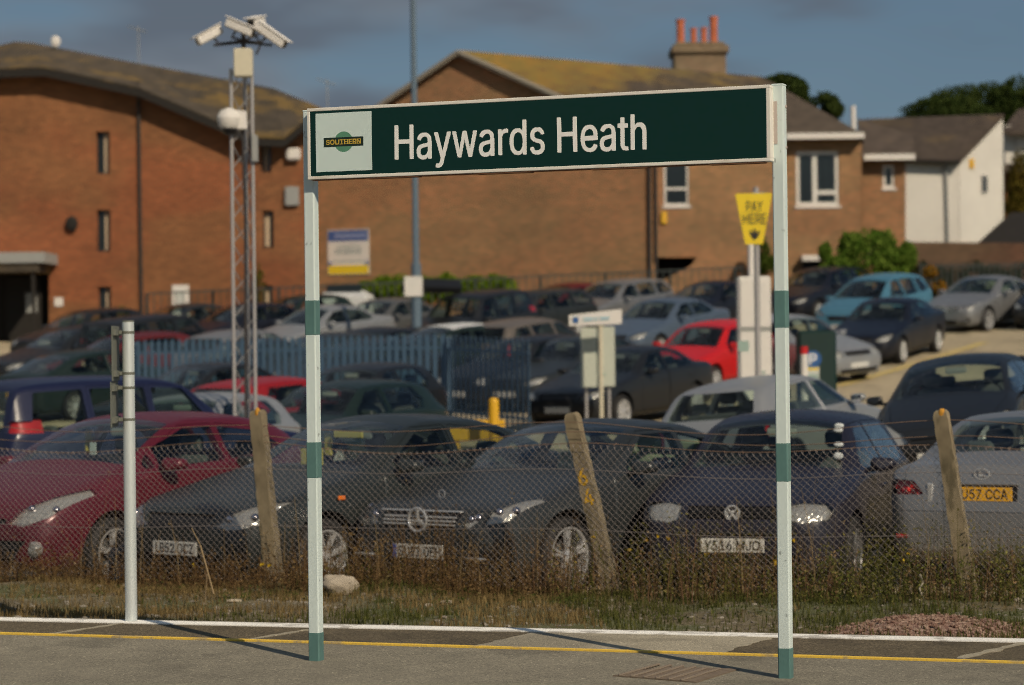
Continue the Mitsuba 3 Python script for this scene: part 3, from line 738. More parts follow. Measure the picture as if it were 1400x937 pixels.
def sheet(us, vs, zfun, frame=wl, dz=0.0):
    U, V = np.meshgrid(us, vs); P = np.array([frame(u, v) for u, v in zip(U.ravel(), V.ravel())])
    P[:, 2] = zfun(P[:, 0], P[:, 1]) + dz
    nu = len(us); i = np.arange((len(vs) - 1) * nu).reshape(len(vs) - 1, nu)[:, :-1].ravel()
    f = np.vstack([np.column_stack([i, i + 1, i + nu + 1]), np.column_stack([i, i + nu + 1, i + nu])])
    m = trimesh.Trimesh(P, f, process=False)
    if m.face_normals[:, 2].mean() < 0: m.invert()
    return m


def rough_z(x, y):
    n = meshkit.fbm(np.stack([np.asarray(x) * 1.1, np.asarray(y) * 1.1, np.zeros_like(x)], -1), 4, 5)
    return ground_z(x, y) + 0.16 * (n - 0.5) * np.clip((np.asarray(y) - 5) / 5, 0, 1) - 0.02


us = np.concatenate([np.linspace(-900, -40, 14), np.linspace(-30, -9, 14), np.linspace(-8, 10, 120), np.linspace(11, 40, 16), np.linspace(60, 900, 12)])
vs = np.concatenate([np.linspace(0.17, 4.6, 46), np.linspace(4.9, 9, 10), np.linspace(10, 80, 60), np.linspace(90, 300, 20), np.linspace(350, 2500, 8)])
ground_kind('ground', sheet(us, vs, lambda x, y: np.where(y < 26, rough_z(x, y), ground_z(x, y) - 0.05)), 'soil', smooth=True)
us = np.linspace(-60, 60, 90); vs = np.concatenate([np.linspace(4.75, 9, 12), np.linspace(10, 57, 60)])
ground_kind('car_park', sheet(us, vs, ground_z, dz=0.02), 'tarmac', smooth=True)
# platform: a slab with a kerb edge, asphalt on top
slab = np.array([wl(-60, 0.18, 0), wl(60, 0.18, 0), wl(60, -40, 0), wl(-60, -40, 0)])
pv = np.vstack([slab, slab - [0, 0, 1.1]])
pm = M(m3.Manifold.hull_points(pv)); ground_kind('platform', pm, 'asphalt')


def strip(line, w, z, u0=-40.0, u1=40.0, wob=0.0, seed=0):
    o, du, dv = line; n = 400; uu = np.linspace(u0, u1, n); P = []
    k = 1 + wob * (meshkit.fbm(np.stack([uu * 6, uu * 0 + seed, uu * 0], -1), 3, 2) - .5); k2 = wob * .35 * (meshkit.fbm(np.stack([uu * 1.1, uu * 0 + seed + 9, uu * 0], -1), 3, 2) - .5)
    a = o + du * uu[:, None] + dv * (w * (-k / 2 + k2))[:, None]; b = o + du * uu[:, None] + dv * (w * (k / 2 + k2))[:, None]
    return poly_sheet(np.vstack([a, b[::-1]]), z)


def poly_sheet(pts, z):
    """A thin layer laid on the platform: its skirt goes 2 cm into it."""
    m = trimesh.creation.extrude_polygon(sg.Polygon([(p[0], p[1]) for p in pts]).buffer(0), z + .02, engine='earcut'); m.apply_translation([0, 0, -.02])
    return m


YL = line_frame(on_z(0, 867), on_z(1400, 907))
yv = YL[2] if YL[2][1] > 0 else -YL[2]
dark = poly_sheet([wl(-40, -.02), wl(40, -.02), np.append(YL[0] + YL[1] * 40, 0), np.append(YL[0] - YL[1] * 40, 0)], 0.003)
put('edge_strip', dark, 'patch_dark', 'platform')


def wavy(a, b, n=14, amp=.012, seed=1):
    t = np.linspace(0, 1, n)[:, None]; r = np.random.default_rng(seed); p = a * (1 - t) + b * t
    p[1:-1, :2] += r.normal(0, amp, (n - 2, 2)); return p


pale = np.vstack([wavy(on_z(645, 884.5), on_z(742, 862.5), seed=2), wavy(on_z(742, 862.5), on_z(1062, 871), seed=3, amp=.002), wavy(on_z(1062, 872), on_z(985, 895), seed=4)])
put('repair_patch', poly_sheet(pale, 0.005), 'patch_pale', 'platform')
for a, b, s_ in (((170, 853), (70, 868), 5), ((424, 862), (338, 876), 6), ((1405, 879), (1312, 902), 7)):
    p = wavy(on_z(*a), on_z(*b), seed=s_, amp=.006); d = p[-1] - p[0]; nn = np.array([-d[1], d[0], 0]) / np.linalg.norm(d)
    wd = np.abs(np.random.default_rng(s_).normal(.016, .007, len(p)))[:, None] * (1.8 if s_ == 7 else 1)
    put('joint', poly_sheet(np.vstack([p + nn * wd, (p - nn * wd)[::-1]]), 0.007), 'patch_pale', 'platform')
put('edge_line', strip((WO, WU, WV), 0.155, 0.009, wob=0.16), 'white_line', 'platform')
put('warning_line', strip((YL[0], YL[1], yv), 0.053, 0.009, wob=0.35, seed=3), 'yellow_line', 'platform')
# drain cover with raised studs, set in the asphalt
mat('rust', principled(mikit.proc(lambda p, n, uv: mix((0.13, 0.095, 0.066), (0.19, 0.155, 0.115), fbm(p.x * 30, p.y * 30, 0, 3))), 0.8))
mat('stud', principled((0.21, 0.17, 0.13), 0.9))
dc = [on_z(838, 925), on_z(905, 913), on_z(1010, 916), on_z(952, 934)]
k = whole('drain_cover', poly_sheet(dc, 0.006), 'rust', 'rusty brown studded drain cover set in the grey platform asphalt', 'drain cover')
st = []
for i in range(14):
    for j in range(6):
        a, b = (i + .5) / 14, (j + .5) / 6
        p = (dc[0] * (1 - b) + dc[3] * b) * (1 - a) + (dc[1] * (1 - b) + dc[2] * b) * a if False else dc[0] + (dc[3] - dc[0]) * b * .9 + (dc[1] - dc[0]) * a * .0 + (dc[2] - dc[3]) * a * .9
        st.append(M(bevel_box(p[0] - .011, p[0] + .011, p[1] - .02, p[1] + .02, .004, .012, .003)))
put('studs', cat(*st), 'stud', k)

# ------------------------------------------------------------------ buildings
def brickwork(c1, c2, ax=1.0, ay=0.0, mortar=(0.36, 0.31, 0.25), red=.14):
    def fn(p, n, uv):
        u = (p.x * ax + p.y * ay) / 0.225; v = p.z / 0.075
        row = dr.floor(v); u = u + 0.5 * (row - 2 * dr.floor(row / 2))
        fu, fv = u - dr.floor(u), v - row
        m = dr.maximum(smoothstep(0.05, 0.02, dr.minimum(fu, 1 - fu)), smoothstep(0.14, 0.06, dr.minimum(fv, 1 - fv)))
        r = cell_rand(dr.floor(u), row, 5)
        patch = smoothstep(0.38, 0.66, fbm(p.x * .35 + p.y * .2 + 3, p.z * .7 + 1, 2, 4)); c1_, c2_ = mix(c1, mi.Color3f(c1[0] * (1 + red * .8), c1[1] * (1 - red), c1[2] * (1 - red)), patch), mix(c2, mi.Color3f(c2[0] * (1 + red * .8), c2[1] * (1 - red), c2[2] * (1 - red)), patch)
        c = (c1_ * (1 - r) + c2_ * r) * (0.62 + 0.5 * fbm(p.x * .5 + p.y * .5, p.z * .9, 0, 4) + 0.3 * (cell_rand(dr.floor(u), row, 11) - .5))
        return mix(c, mortar, m * 0.55)
    return fn


mat('brick_red', principled(mikit.proc(brickwork((0.23, 0.092, 0.036), (0.30, 0.125, 0.05), mortar=(0.25, 0.15, 0.08))), 0.95))
mat('brick_brown', principled(mikit.proc(brickwork((0.25, 0.15, 0.070), (0.40, 0.205, 0.095), mortar=(0.38, 0.29, 0.18), red=.07)), 0.95))
mat('brick_chimney', principled(mikit.proc(brickwork((0.20, 0.16, 0.09), (0.30, 0.24, 0.14))), 0.95))


def roof_tiles(c, moss, amount):
    def fn(p, n, uv):
        row = dr.floor(p.z / 0.10); u = p.x / 0.3 + 0.5 * (row - 2 * dr.floor(row / 2))
        r = cell_rand(dr.floor(u), row, 3); fz = p.z / 0.10 - row
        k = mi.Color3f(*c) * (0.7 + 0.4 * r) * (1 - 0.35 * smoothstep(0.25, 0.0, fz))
        return mix(k, moss, smoothstep(1 - amount, 1.25 - amount, fbm(p.x * .55, p.y * .8, p.z * 1.2, 4) + 0.12 * r) * 0.8)
    return fn


mat('roof_brown', principled(mikit.proc(roof_tiles((0.072, 0.058, 0.042), (0.17, 0.11, 0.03), 0.50)), 0.95))
def mossy(p, n, uv):
    row = dr.floor(p.z / 0.10); u = p.x / 0.3 + 0.5 * (row - 2 * dr.floor(row / 2)); r = cell_rand(dr.floor(u), row, 3); fz = p.z / 0.10 - row
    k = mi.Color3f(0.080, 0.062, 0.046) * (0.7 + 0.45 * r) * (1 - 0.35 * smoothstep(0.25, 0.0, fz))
    w = smoothstep(0.35, 0.75, 0.55 * fbm(p.x * .9, p.y * .8, p.z * 2.2, 4) + 0.14 + 0.13 * (p.z - 9.3) - 0.035 * dr.clip(p.x, -2, 30) + 0.12 * r)     # moss holds near the ridge, on the weather side
    return mix(k, mix((0.27, 0.155, 0.030), (0.18, 0.135, 0.035), r), w)
mat('roof_mossy', principled(mikit.proc(mossy), 0.95))
mat('roof_dark', principled(mikit.proc(roof_tiles((0.078, 0.060, 0.048), (0.12, 0.085, 0.045), 0.40)), 0.95))
mat('brick_shaded', principled(mikit.proc(brickwork((0.11, 0.070, 0.042), (0.16, 0.095, 0.055), mortar=(0.15, 0.11, 0.08))), 0.95)); mat('soffit', principled((0.018, 0.016, 0.014), 0.9)); mat('white_paint', principled((0.72, 0.70, 0.66), 0.6)); mat('grey_paint', principled((0.30, 0.31, 0.30), 0.6))
mat('pane', principled((0.012, 0.016, 0.017), 0.06, specular=0.7)); mat('blind', principled((0.50, 0.40, 0.28), 0.9)); mat('dark_pipe', principled((0.035, 0.03, 0.028), 0.6))
mat('render_white', principled(mikit.proc(lambda p, n, uv: mi.Color3f(0.74, 0.72, 0.66) * (0.85 + 0.22 * fbm(p.x * .8, p.y * .8, p.z * .6, 4))), 0.9))
mat('pot', principled(mikit.proc(lambda p, n, uv: mi.Color3f(0.55, 0.16, 0.075) * (0.7 + 0.5 * fbm(p.x * 8, p.y * 8, p.z * 3, 3))), 0.85))
mat('dark_blue', principled((0.012, 0.018, 0.03), 0.5)); mat('verge', principled((0.24, 0.22, 0.18), 0.85))


def px_poly(pts, Y):
    """Pixels of an outline that stands at distance Y -> (x, z) pairs."""
    return [(q[0], q[2]) for q in (at(x, y, Y) for x, y in pts)]


def wall_xz(xz, Y0, Y1, holes=()):
    """A wall outline in (x, z) from its face Y0 back to Y1, with openings."""
    g = sg.Polygon(xz)
    for h in holes: g = g.difference(sg.Polygon(h))
    m = trimesh.creation.extrude_polygon(g, Y1 - Y0, engine='earcut')
    v = np.asarray(m.vertices); m.vertices = np.column_stack([v[:, 0], Y0 + v[:, 2], v[:, 1]]); m.invert()
    return m


def bxz(x0, x1, z0, z1, Y0, Y1, b=0.01):
    return M(bevel_box(min(x0, x1), max(x0, x1), Y0, Y1, min(z0, z1), max(z0, z1), b))


def slab_from(face, t):
    """A thick roof slab: triangulated fan faces given as lists of points, t metres thick downwards."""
    V, F = [], []
    for q in face:
        q = np.array(q); n = len(q); o = len(V); V += list(q) + list(q - [0, 0, t])
        for i in range(1, n - 1): F += [[o, o + i, o + i + 1], [o + n, o + n + i + 1, o + n + i]]
        for i in range(n):
            j = (i + 1) % n; F += [[o + i, o + n + i, o + n + j], [o + i, o + n + j, o + j]]
    return trimesh.Trimesh(V, F, process=False)


def window(parent, x0, y0, x1, y1, Y, bars=(), frame='white_paint', glass='pane', fw=0.07, inset=0.10, sill=True, blind=None, name='window'):
    """A framed window set into its opening; bars: ('v', fraction) or ('h', fraction, from, to)."""
    a, b = at(x0, y0, Y), at(x1, y1, Y); X0, X1, Z0, Z1 = a[0], b[0], b[2], a[2]
    fr = [bxz(X0, X0 + fw, Z0, Z1, Y + inset - .05, Y + inset + .04), bxz(X1 - fw, X1, Z0, Z1, Y + inset - .05, Y + inset + .04), bxz(X0 + fw, X1 - fw, Z0, Z0 + fw, Y + inset - .05, Y + inset + .04), bxz(X0 + fw, X1 - fw, Z1 - fw, Z1, Y + inset - .05, Y + inset + .04)]
    for q in bars:
        if q[0] == 'v': c = X0 + (X1 - X0) * q[1]; fr.append(bxz(c - fw * .7, c + fw * .7, Z0 + fw, Z1 - fw, Y + inset - .045, Y + inset + .035))
        else: c = Z0 + (Z1 - Z0) * q[1]; fr.append(bxz(X0 + (X1 - X0) * q[2], X0 + (X1 - X0) * q[3], c - fw * .6, c + fw * .6, Y + inset - .045, Y + inset + .035))
    k = put(name, cat(*fr), frame, parent)
    put('pane', bxz(X0 + .01, X1 - .01, Z0 + .01, Z1 - .01, Y + inset + .01, Y + inset + .03), glass, k)
    if blind: put('blind', bxz(X0 + (X1 - X0) * blind[0], X0 + (X1 - X0) * blind[1], Z0 + .05, Z1 - .05, Y + inset - .02, Y + inset + .005), 'blind', k)
    if sill: put('sill', bxz(X0 - .06, X1 + .06, Z0 - .09, Z0 - .003, Y - .06, Y + inset + .03), frame, k)
    return k


# left block
YB = 78.0
lb = thing('brick_block', 'large orange red brick block with slit windows and a brown pitched roof', 'building')
low = [(-70, 120), (0, 93), (60, 91), (190, 119), (300, 166), (345, 186), (388, 188), (418, 163), (440, 158)]
slits = [(131, 180, 150, 238), (132, 287, 151, 344), (134, 392, 152, 442), (357, 195, 371, 236), (359, 288, 374, 339), (360, 390, 373, 432)]
holes = [px_poly([(a, b), (c, b), (c, d), (a, d)], YB) for a, b, c, d in slits] + [px_poly([(-60, 372), (67, 372), (67, 470), (-60, 470)], YB)]
put('wall', wall_xz(px_poly([(-70, 560)] + low[:-1] + [(418, 560)], YB), YB, YB + .5, holes), 'brick_red', lb)
put('side_wall', M(box(at(412, 300, YB)[0], at(418, 300, YB)[0] - .01, YB + .51, YB + 9, 1.5, at(418, 175, YB)[2])), 'brick_red', lb)
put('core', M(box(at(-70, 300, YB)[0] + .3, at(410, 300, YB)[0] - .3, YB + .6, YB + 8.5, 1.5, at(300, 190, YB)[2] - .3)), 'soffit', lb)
up = [(-70, 84), (0, 62), (20, 57), (45, 59), (190, 87), (300, 107), (375, 121), (440, 148), (466, 160)]
lo3 = [at(x, y, YB - .7) for x, y in low]; up3 = [at(x, y, YB + 4.5) for x, y in up]
faces = []
for i in range(len(lo3) - 1): faces += [[lo3[i], lo3[i + 1], up3[i + 1]], [lo3[i], up3[i + 1], up3[i]]]
put('roof', slab_from(faces, .05), 'roof_brown', lb)
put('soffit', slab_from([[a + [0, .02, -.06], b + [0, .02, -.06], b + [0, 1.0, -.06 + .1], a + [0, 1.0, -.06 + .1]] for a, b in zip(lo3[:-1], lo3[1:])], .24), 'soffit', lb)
for a, b, c, d in slits: window(lb, a, b, c, d, YB, frame='dark_pipe', inset=.28, fw=.05, sill=False, blind=(.5, .97) if a < 300 else (.12, .62))
put('downpipe', tube([at(189, 112, YB - .08), at(191.5, 300, YB - .08), at(194, 452, YB - .08)], .055, 8), 'dark_pipe', lb, True)
cn = put('canopy', M(box(at(-60, 350, YB)[0], at(79, 350, YB)[0], YB - 2.2, YB - .01, at(40, 363, YB)[2], at(40, 349, YB)[2])), 'grey_paint', lb)
put('fascia', M(box(at(-60, 350, YB)[0] + .1, at(70, 350, YB)[0], YB - 2.1, YB - .02, at(40, 375, YB)[2], at(40, 363.2, YB)[2])), 'roof_brown', cn)
put('post', M(box(at(60, 400, YB)[0], at(64, 400, YB)[0], YB - 2.0, YB - 1.85, 2.0, at(40, 375.2, YB)[2])), 'soffit', cn)
dk = put('door', bxz(at(0, 0, YB)[0], at(48, 0, YB)[0], 2.2, at(20, 378, YB)[2], YB + .32, YB + .38), 'soffit', lb)
put('pane', bxz(at(28, 0, YB)[0], at(44, 0, YB)[0], at(0, 428, YB)[2], at(0, 401, YB)[2], YB + .29, YB + .315), 'grey_paint', dk)
put('bell_lamp', M(m3.Manifold.sphere(.2, 20).scale([1, .5, 1.2]).translate(at(98, 306, YB - .15))), 'soffit', lb, True)
put('notice', bxz(at(70, 0, YB)[0], at(82, 0, YB)[0], at(0, 420, YB)[2], at(0, 408, YB)[2], YB - .04, YB - .005), 'white_paint', lb)
put('floodlight', M(bevel_box(*[v for ab in zip(at(391, 219, YB - .3), at(411, 203, YB - .1)) for v in sorted(ab)], .06)), 'white_paint', lb, 30)
put('meter_box', bxz(at(387, 0, YB)[0], at(406, 0, YB)[0], at(396, 282, YB)[2], at(396, 256, YB)[2], YB - .2, YB - .005, .03), 'grey_paint', lb)
put('satellite_dish', M(m3.Manifold.sphere(.16, 20).scale([1, .35, 1.2]).translate(at(76, 57, YB + 3.5))), 'white_paint', lb, True)
for x, y0, y1 in ((190, 36, 90), (448, 108, 152)):
    b, t_ = at(x, y1, YB + 4.6), at(x - 1, y0, YB + 4.6); bars = [tube([b, t_], .018, 6)]
    for i in range(5): bars.append(tube([t_ + [-.3 + .12 * i, -.25, -.05 * i], t_ + [-.3 + .12 * i, .25, -.05 * i]], .009, 5))
    put('television_aerial', cat(*bars, tube([t_ + [-.35, 0, 0], t_ + [.3, 0, -.2]], .012, 5)), 'grey_paint', lb)
mat('panel_grey', principled((0.55, 0.58, 0.55), 0.6)); mat('panel_green', principled((0.30, 0.42, 0.38), 0.6))
ws = whole('wall_sign', bxz(at(231, 0, YB)[0], at(254, 0, YB)[0], at(242, 433, YB)[2], at(242, 390, YB)[2], YB - .06, YB - .012), 'white_paint', 'tall white sign fixed low on the orange brick wall', 'sign')
put('panel', bxz(at(238.5, 0, YB)[0], at(246, 0, YB)[0], at(242, 427, YB)[2], at(242, 397, YB)[2], YB - .07, YB - .0605, .002), 'panel_grey', ws)

# middle house with the chimney
mh = thing('brick_house', 'wide brown brick house with gable, mossy roof and chimney behind the station sign', 'building')
A0, B0 = np.array([-7.05, 82.2]), at(890, 300, 78.0)[:2]
e = (B0 - A0); Lg = np.linalg.norm(e); e /= Lg; nb = np.array([e[1], -e[0]])                          # nb faces the camera


def on_gable(x, y, off=0.0):
    q = on_plane(x, y, np.array([A0[0] + nb[0] * off, A0[1] + nb[1] * off, 0]), np.array([nb[0], nb[1], 0])); return q


ap = on_gable(626, 70); zE = on_gable(890, 186)[2]
uz = lambda q: (float(np.dot(q[:2] - A0, e)), q[2])
apu = uz(ap)
gm = trimesh.creation.extrude_polygon(sg.Polygon([(0, 1.0), (Lg, 1.0), (Lg, zE), apu, (0, zE - .55)]), .4, engine='earcut')
gv = np.asarray(gm.vertices); gm.vertices = np.column_stack([A0[0] + e[0] * gv[:, 0] - nb[0] * gv[:, 2], A0[1] + e[1] * gv[:, 0] - nb[1] * gv[:, 2], gv[:, 1]]); gm.invert()
put('gable_wall', gm, 'brick_brown', mh)
YW = 78.0
fw_holes = [px_poly([(907, 205), (942, 205), (942, 281), (907, 281)], YW), px_poly([(1088, 207), (1147, 207), (1147, 281), (1088, 281)], YW), px_poly([(893, 352), (953, 352), (944, 364), (905, 384), (905, 420), (893, 420)], YW)]
put('wall', wall_xz(px_poly([(890.5, 560), (890.5, 186), (1178, 190), (1178, 560)], YW), YW, YW + .4, fw_holes), 'brick_brown', mh)
put('pier', bxz(at(961, 0, YW)[0], at(1178, 0, YW)[0] + .03, 1.0, at(1000, 196, YW)[2], YW - .12, YW - .003), 'brick_brown', mh) if False else None
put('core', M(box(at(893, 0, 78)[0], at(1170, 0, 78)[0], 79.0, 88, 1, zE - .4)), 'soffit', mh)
E0, E1 = at(886, 187, 77.5), at(1181, 184, 77.5); R0 = on_gable(626, 68.5, .25); R1 = at(1042, 105, 89.0)
Wg = np.array([A0[0] - e[0] * .3, A0[1] - e[1] * .3]); Lf = np.array([Wg[0] + nb[0] * .25, Wg[1] + nb[1] * .25, zE - .62])
put('roof', slab_from([[R0, E0, R1], [E0, E1, R1]], .12), 'roof_mossy', mh)
put('roof', slab_from([[R1, E1, E1 + [1.2, 9, 0]]], .12), 'roof_dark', mh)
back = np.array([-nb[0], -nb[1], 0]) * 14
put('roof', slab_from([[R0 + [0, .05, 0], R0 + back, Lf + back, Lf]], .12), 'roof_dark', mh)
put('verge', cat(tube([R0 + [0, -.03, -.08], E0 + [0, 0, -.02]], .11, 6), tube([R0 + [0, -.03, -.08], Lf], .09, 6)), 'verge', mh)
put('gutter', M(box(at(1072, 0, 77.4)[0], E1[0], 77.38, 77.48, at(1120, 190, 77.4)[2], at(1120, 182, 77.4)[2])), 'white_paint', mh)
window(mh, 907, 205, 942, 281, YW, [('h', .30, .05, .95)]); window(mh, 1088, 207, 1147, 281, YW, [('v', .44), ('h', .24, .46, .96)], fw=.11)
for x in (887.5, 896): put('downpipe', tube([at(x, 190, YW - .07), at(x + 1.5, 385, YW - .07)], .05, 8), 'dark_pipe', mh, True)
mat('alarm', principled((0.72, 0.42, 0.03), 0.5))
whole('alarm_box', bxz(at(900, 0, YW)[0], at(908, 0, YW)[0], at(904, 307, YW)[2], at(904, 290, YW)[2], YW - .12, YW - .004, .03), 'alarm', 'small orange alarm box on the brown brick wall below the window', 'alarm box')
# step-down wing
xw0, xw1 = at(1178.5, 0, 79)[0], at(1238, 0, 79)[0]
put('wing_wall', wall_xz(px_poly([(1178.5, 560), (1178.5, 216), (1238, 218), (1238, 560)], 79.0), 79.0, 83.0, [px_poly([(1207, 226), (1223, 226), (1223, 257), (1207, 257)], 79.0)]), 'brick_brown', mh)
window(mh, 1207, 226, 1223, 257, 79.0, fw=.09)
a, b = at(1176, 212, 78.6), at(1250, 217, 78.6); c, d = at(1248, 186, 84), at(1172, 162, 84)
put('roof', slab_from([[a, b, c], [a, c, d]], .1), 'roof_dark', mh)
put('gutter', M(box(a[0] + .1, b[0], 78.42, 78.56, at(1215, 219, 78.5)[2], at(1215, 211, 78.5)[2])), 'white_paint', mh)
put('vent_pipe', tube([at(1167, 179, 80), at(1166, 145, 80)], .085, 10), 'white_paint', mh, True)
# chimney
ch = put('chimney', bxz(at(919, 0, 88.5)[0], at(989, 0, 88.5)[0], at(955, 135, 88.5)[2], at(955, 76, 88.5)[2], 87.7, 89.3, .04), 'brick_chimney', mh)
put('cap', cat(bxz(at(915, 0, 88.5)[0], at(993, 0, 88.5)[0], at(955, 77, 88.5)[2], at(955, 66, 88.5)[2], 87.55, 89.45, .05), bxz(at(920, 0, 88.5)[0], at(988, 0, 88.5)[0], at(955, 66, 88.5)[2], at(955, 61, 88.5)[2], 87.7, 89.3, .05)), 'brick_chimney', ch)
for x, y, r in ((930, 27, .155), (948, 39, .12), (962, 38, .12), (975.5, 23, .155)):
    t_, bt = at(x, y, 88.5), at(x + .4, 64, 88.5); h = t_[2] - bt[2]
    put('chimney_pot', placed(lathe([(0, 0), (r * 1.05, 0), (r * .92, h * .1), (r * .86, h * .86), (r * 1.05, h * .9), (r * 1.08, h), (r * .7, h), (r * .65, h * .6), (0, h * .6)], 20), rot_frame(bt, [1, 0, 0], [0, 1, 0], [0, 0, 1])), 'pot', ch, 35)

# side door under a pale lintel
put('lintel', bxz(at(1090, 0, YW)[0], at(1126, 0, YW)[0], at(1108, 358, YW)[2], at(1108, 350, YW)[2], YW - .5, YW - .004, .02), 'white_paint', mh); sd_ = put('door', bxz(at(1093, 0, YW)[0], at(1119, 0, YW)[0], at(1108, 400, YW)[2], at(1108, 358.5, YW)[2], YW - .05, YW - .004, .01), 'dark_blue', mh)
# estate agent's board on the gable
o = on_gable(476, 345, .06); X3, N3 = np.array([e[0], e[1], 0]), np.array([nb[0], nb[1], 0]); fb = rot_frame(o, X3, [0, 0, 1], N3)
mm = 81.2 / FPX
mat('board_blue', principled((0.05, 0.10, 0.30), 0.5)); mat('board_yellow', principled((0.72, 0.55, 0.03), 0.5)); mat('board_white', principled((0.68, 0.67, 0.64), 0.5)); mat('board_text', principled((0.30, 0.36, 0.55), 0.5)); mat('board_print', principled((0.30, 0.36, 0.37), 0.5))
eb = whole('letting_board', placed(bxz_ := M(bevel_box(-31 * mm, 31 * mm, -31 * mm, 31 * mm, -.03, .0, .005)), fb), 'board_white', 'blue white and yellow property board fixed to the brown gable wall', 'board')
put('header', placed(M(bevel_box(-30 * mm, 30 * mm, 15 * mm, 30 * mm, .001, .012, .003)), fb), 'board_blue', eb)
put('footer', placed(M(bevel_box(-30 * mm, 30 * mm, -30 * mm, -18 * mm, .001, .012, .003)), fb), 'board_yellow', eb)
put('strip', placed(cat(bevel_box(-30 * mm, -25 * mm, -18 * mm, -12.5 * mm, .001, .010, .003), bevel_box(25 * mm, 30 * mm, -18 * mm, -12.5 * mm, .001, .010, .003)), fb), 'board_blue', eb)
rb = random.Random(4); ln = []
for yy, x0, x1, hh in ((20, -20, 27, 5), (8, -16, 18, 4), (1, -20, 20, 8), (-12.5, -22, 22, 3.4)):
    x = x0
    while x < x1:
        w_ = rb.uniform(1.4, 3.4); ln.append((yy, x, min(x + w_, x1), hh)); x += w_ + rb.uniform(.8, 1.8)
put('lettering', placed(cat(*[bevel_box(a_ * mm, b_ * mm, yy * mm, (yy + hh) * mm, .0125, .015, .0005) for yy, a_, b_, hh in ln if yy == 20]), fb), 'board_text', eb)
for yl in (8, 1, -12.5): put('print', placed(cat(*[bevel_box(a_ * mm, b_ * mm, (yy - hh / 2) * mm, (yy + hh / 2) * mm, .001, .004, .0005) for yy, a_, b_, hh in ln if yy == yl]), fb), 'board_print', eb)

# white house to the right
wh = thing('white_house', 'white rendered house with a dark brown roof and sloping gable end', 'building')
YH = 104.0
put('wall', wall_xz(px_poly([(1234, 560), (1234, 214), (1311, 214), (1311, 560)], YH), YH, YH + .4), 'render_white', wh)
g0, g1 = at(1311.5, 300, YH)[:2], at(1371, 300, YH + 3)[:2]
gp = [at(1311.5, 216, YH), at(1371, 160, YH + 3.0), np.array([g1[0], g1[1], 1.0]), np.array([g0[0], g0[1], 1.0])]
wg = slab_from([], 0) if False else None
def vertical_panel(pts, t):
    pts = np.array(pts); n_ = np.cross(pts[1] - pts[0], pts[2] - pts[0]); n_ /= np.linalg.norm(n_); n_ = n_ if n_[1] > 0 else -n_
    return M(m3.Manifold.hull_points(np.vstack([pts, pts + n_ * t])))
put('gable_wall', vertical_panel(gp, .35), 'render_white', wh)
r1, r2 = at(1180, 163, YH + 5), at(1373, 156, YH + 3.0); r3, r4 = at(1313, 219, YH - .5), at(1232, 216, YH - .5)
put('roof', slab_from([[r4, r3, r2], [r4, r2, r1]], .14), 'roof_dark', wh)
put('fascia', tube([r4 + [0, 0, -.1], r3 + [0, 0, -.1]], .10, 6), 'soffit', wh)
put('downpipe', tube([at(1293, 222, YH - .1), at(1296, 340, YH - .1)], .07, 8), 'grey_paint', wh, True)
pp = (gp[0] * .5 + gp[1] * .5); dg = np.append((g1 - g0) / np.linalg.norm(g1 - g0), 0); ng = np.array([dg[1], -dg[0], 0]); cw = on_plane(1344, 252, gp[0], ng)
fwn = rot_frame(cw + ng * .04, dg, [0, 0, 1], ng)
wk = put('window', placed(cat(bevel_box(-.26, .26, -.4, .4, -.03, .03, .005)), fwn), 'white_paint', wh)
put('pane', placed(cat(bevel_box(-.24, -.02, -.37, .37, .031, .04, .002), bevel_box(.02, .24, -.34, .34, .031, .04, .002)), fwn), 'pane', wk)
put('alarm_box', placed(M(bevel_box(-.16, .16, -.2, .2, 0, .1, .02)), rot_frame(on_plane(1327, 224, gp[0], ng), dg, [0, 0, 1], ng)), 'alarm', wh, label='yellow alarm box')
# house at the right edge
rh = thing('far_house', 'orange brick house with brown roof half seen at the right edge', 'building')
YR = 112.0
put('wall', wall_xz(px_poly([(1374, 560), (1374, 228), (1470, 228), (1470, 560)], YR), YR, YR + 5), 'brick_red', rh)
put('upper_wall', wall_xz(px_poly([(1374, 227), (1374, 172), (1470, 172), (1470, 227)], YR + .3), YR + .3, YR + 5), 'render_white', rh)
put('window', bxz(at(1388, 0, YR)[0], at(1408, 0, YR)[0], at(1398, 200, YR)[2], at(1398, 178, YR)[2], YR + .2, YR + .29), 'white_paint', rh)
put('roof', slab_from([[at(1368, 180, YR - .6), at(1475, 180, YR - .6), at(1475, 136, YR + 4), at(1392, 150, YR + 4)]], .15), 'roof_dark', rh)
put('porch_roof', slab_from([[at(1370, 232, YR - 1), at(1475, 236, YR - 1), at(1475, 222, YR + .2), at(1372, 224, YR + .2)]], .12), 'roof_dark', rh)
# dark garage roof
gh = thing('dark_shed', 'low dark pitched roof shed in front of the white gable end', 'shed')
put('roof', slab_from([[at(1337, 332, 97), at(1440, 332, 97), at(1440, 288, 100), at(1382, 291, 100)]], .12), 'soffit', gh)
put('wall', M(box(at(1345, 0, 97)[0], at(1440, 0, 97)[0], 97.4, 101, 2, at(1350, 334, 97)[2] - .15)), 'brick_brown', gh)
# ------------------------------------------------------------------ plants
def vcol(name, trans=0.35):
    scene['mat_' + name] = {'type': 'principledthin', 'base_color': {'type': 'mesh_attribute', 'name': 'vertex_color'}, 'roughness': 0.85, 'diff_trans': trans * 2, 'spec_trans': 0.0}


vcol('leaf', .4); vcol('blade', .3)
mat('bark', principled((0.07, 0.055, 0.04), 0.95)); mat('stem', principled((0.16, 0.11, 0.055), 0.9))


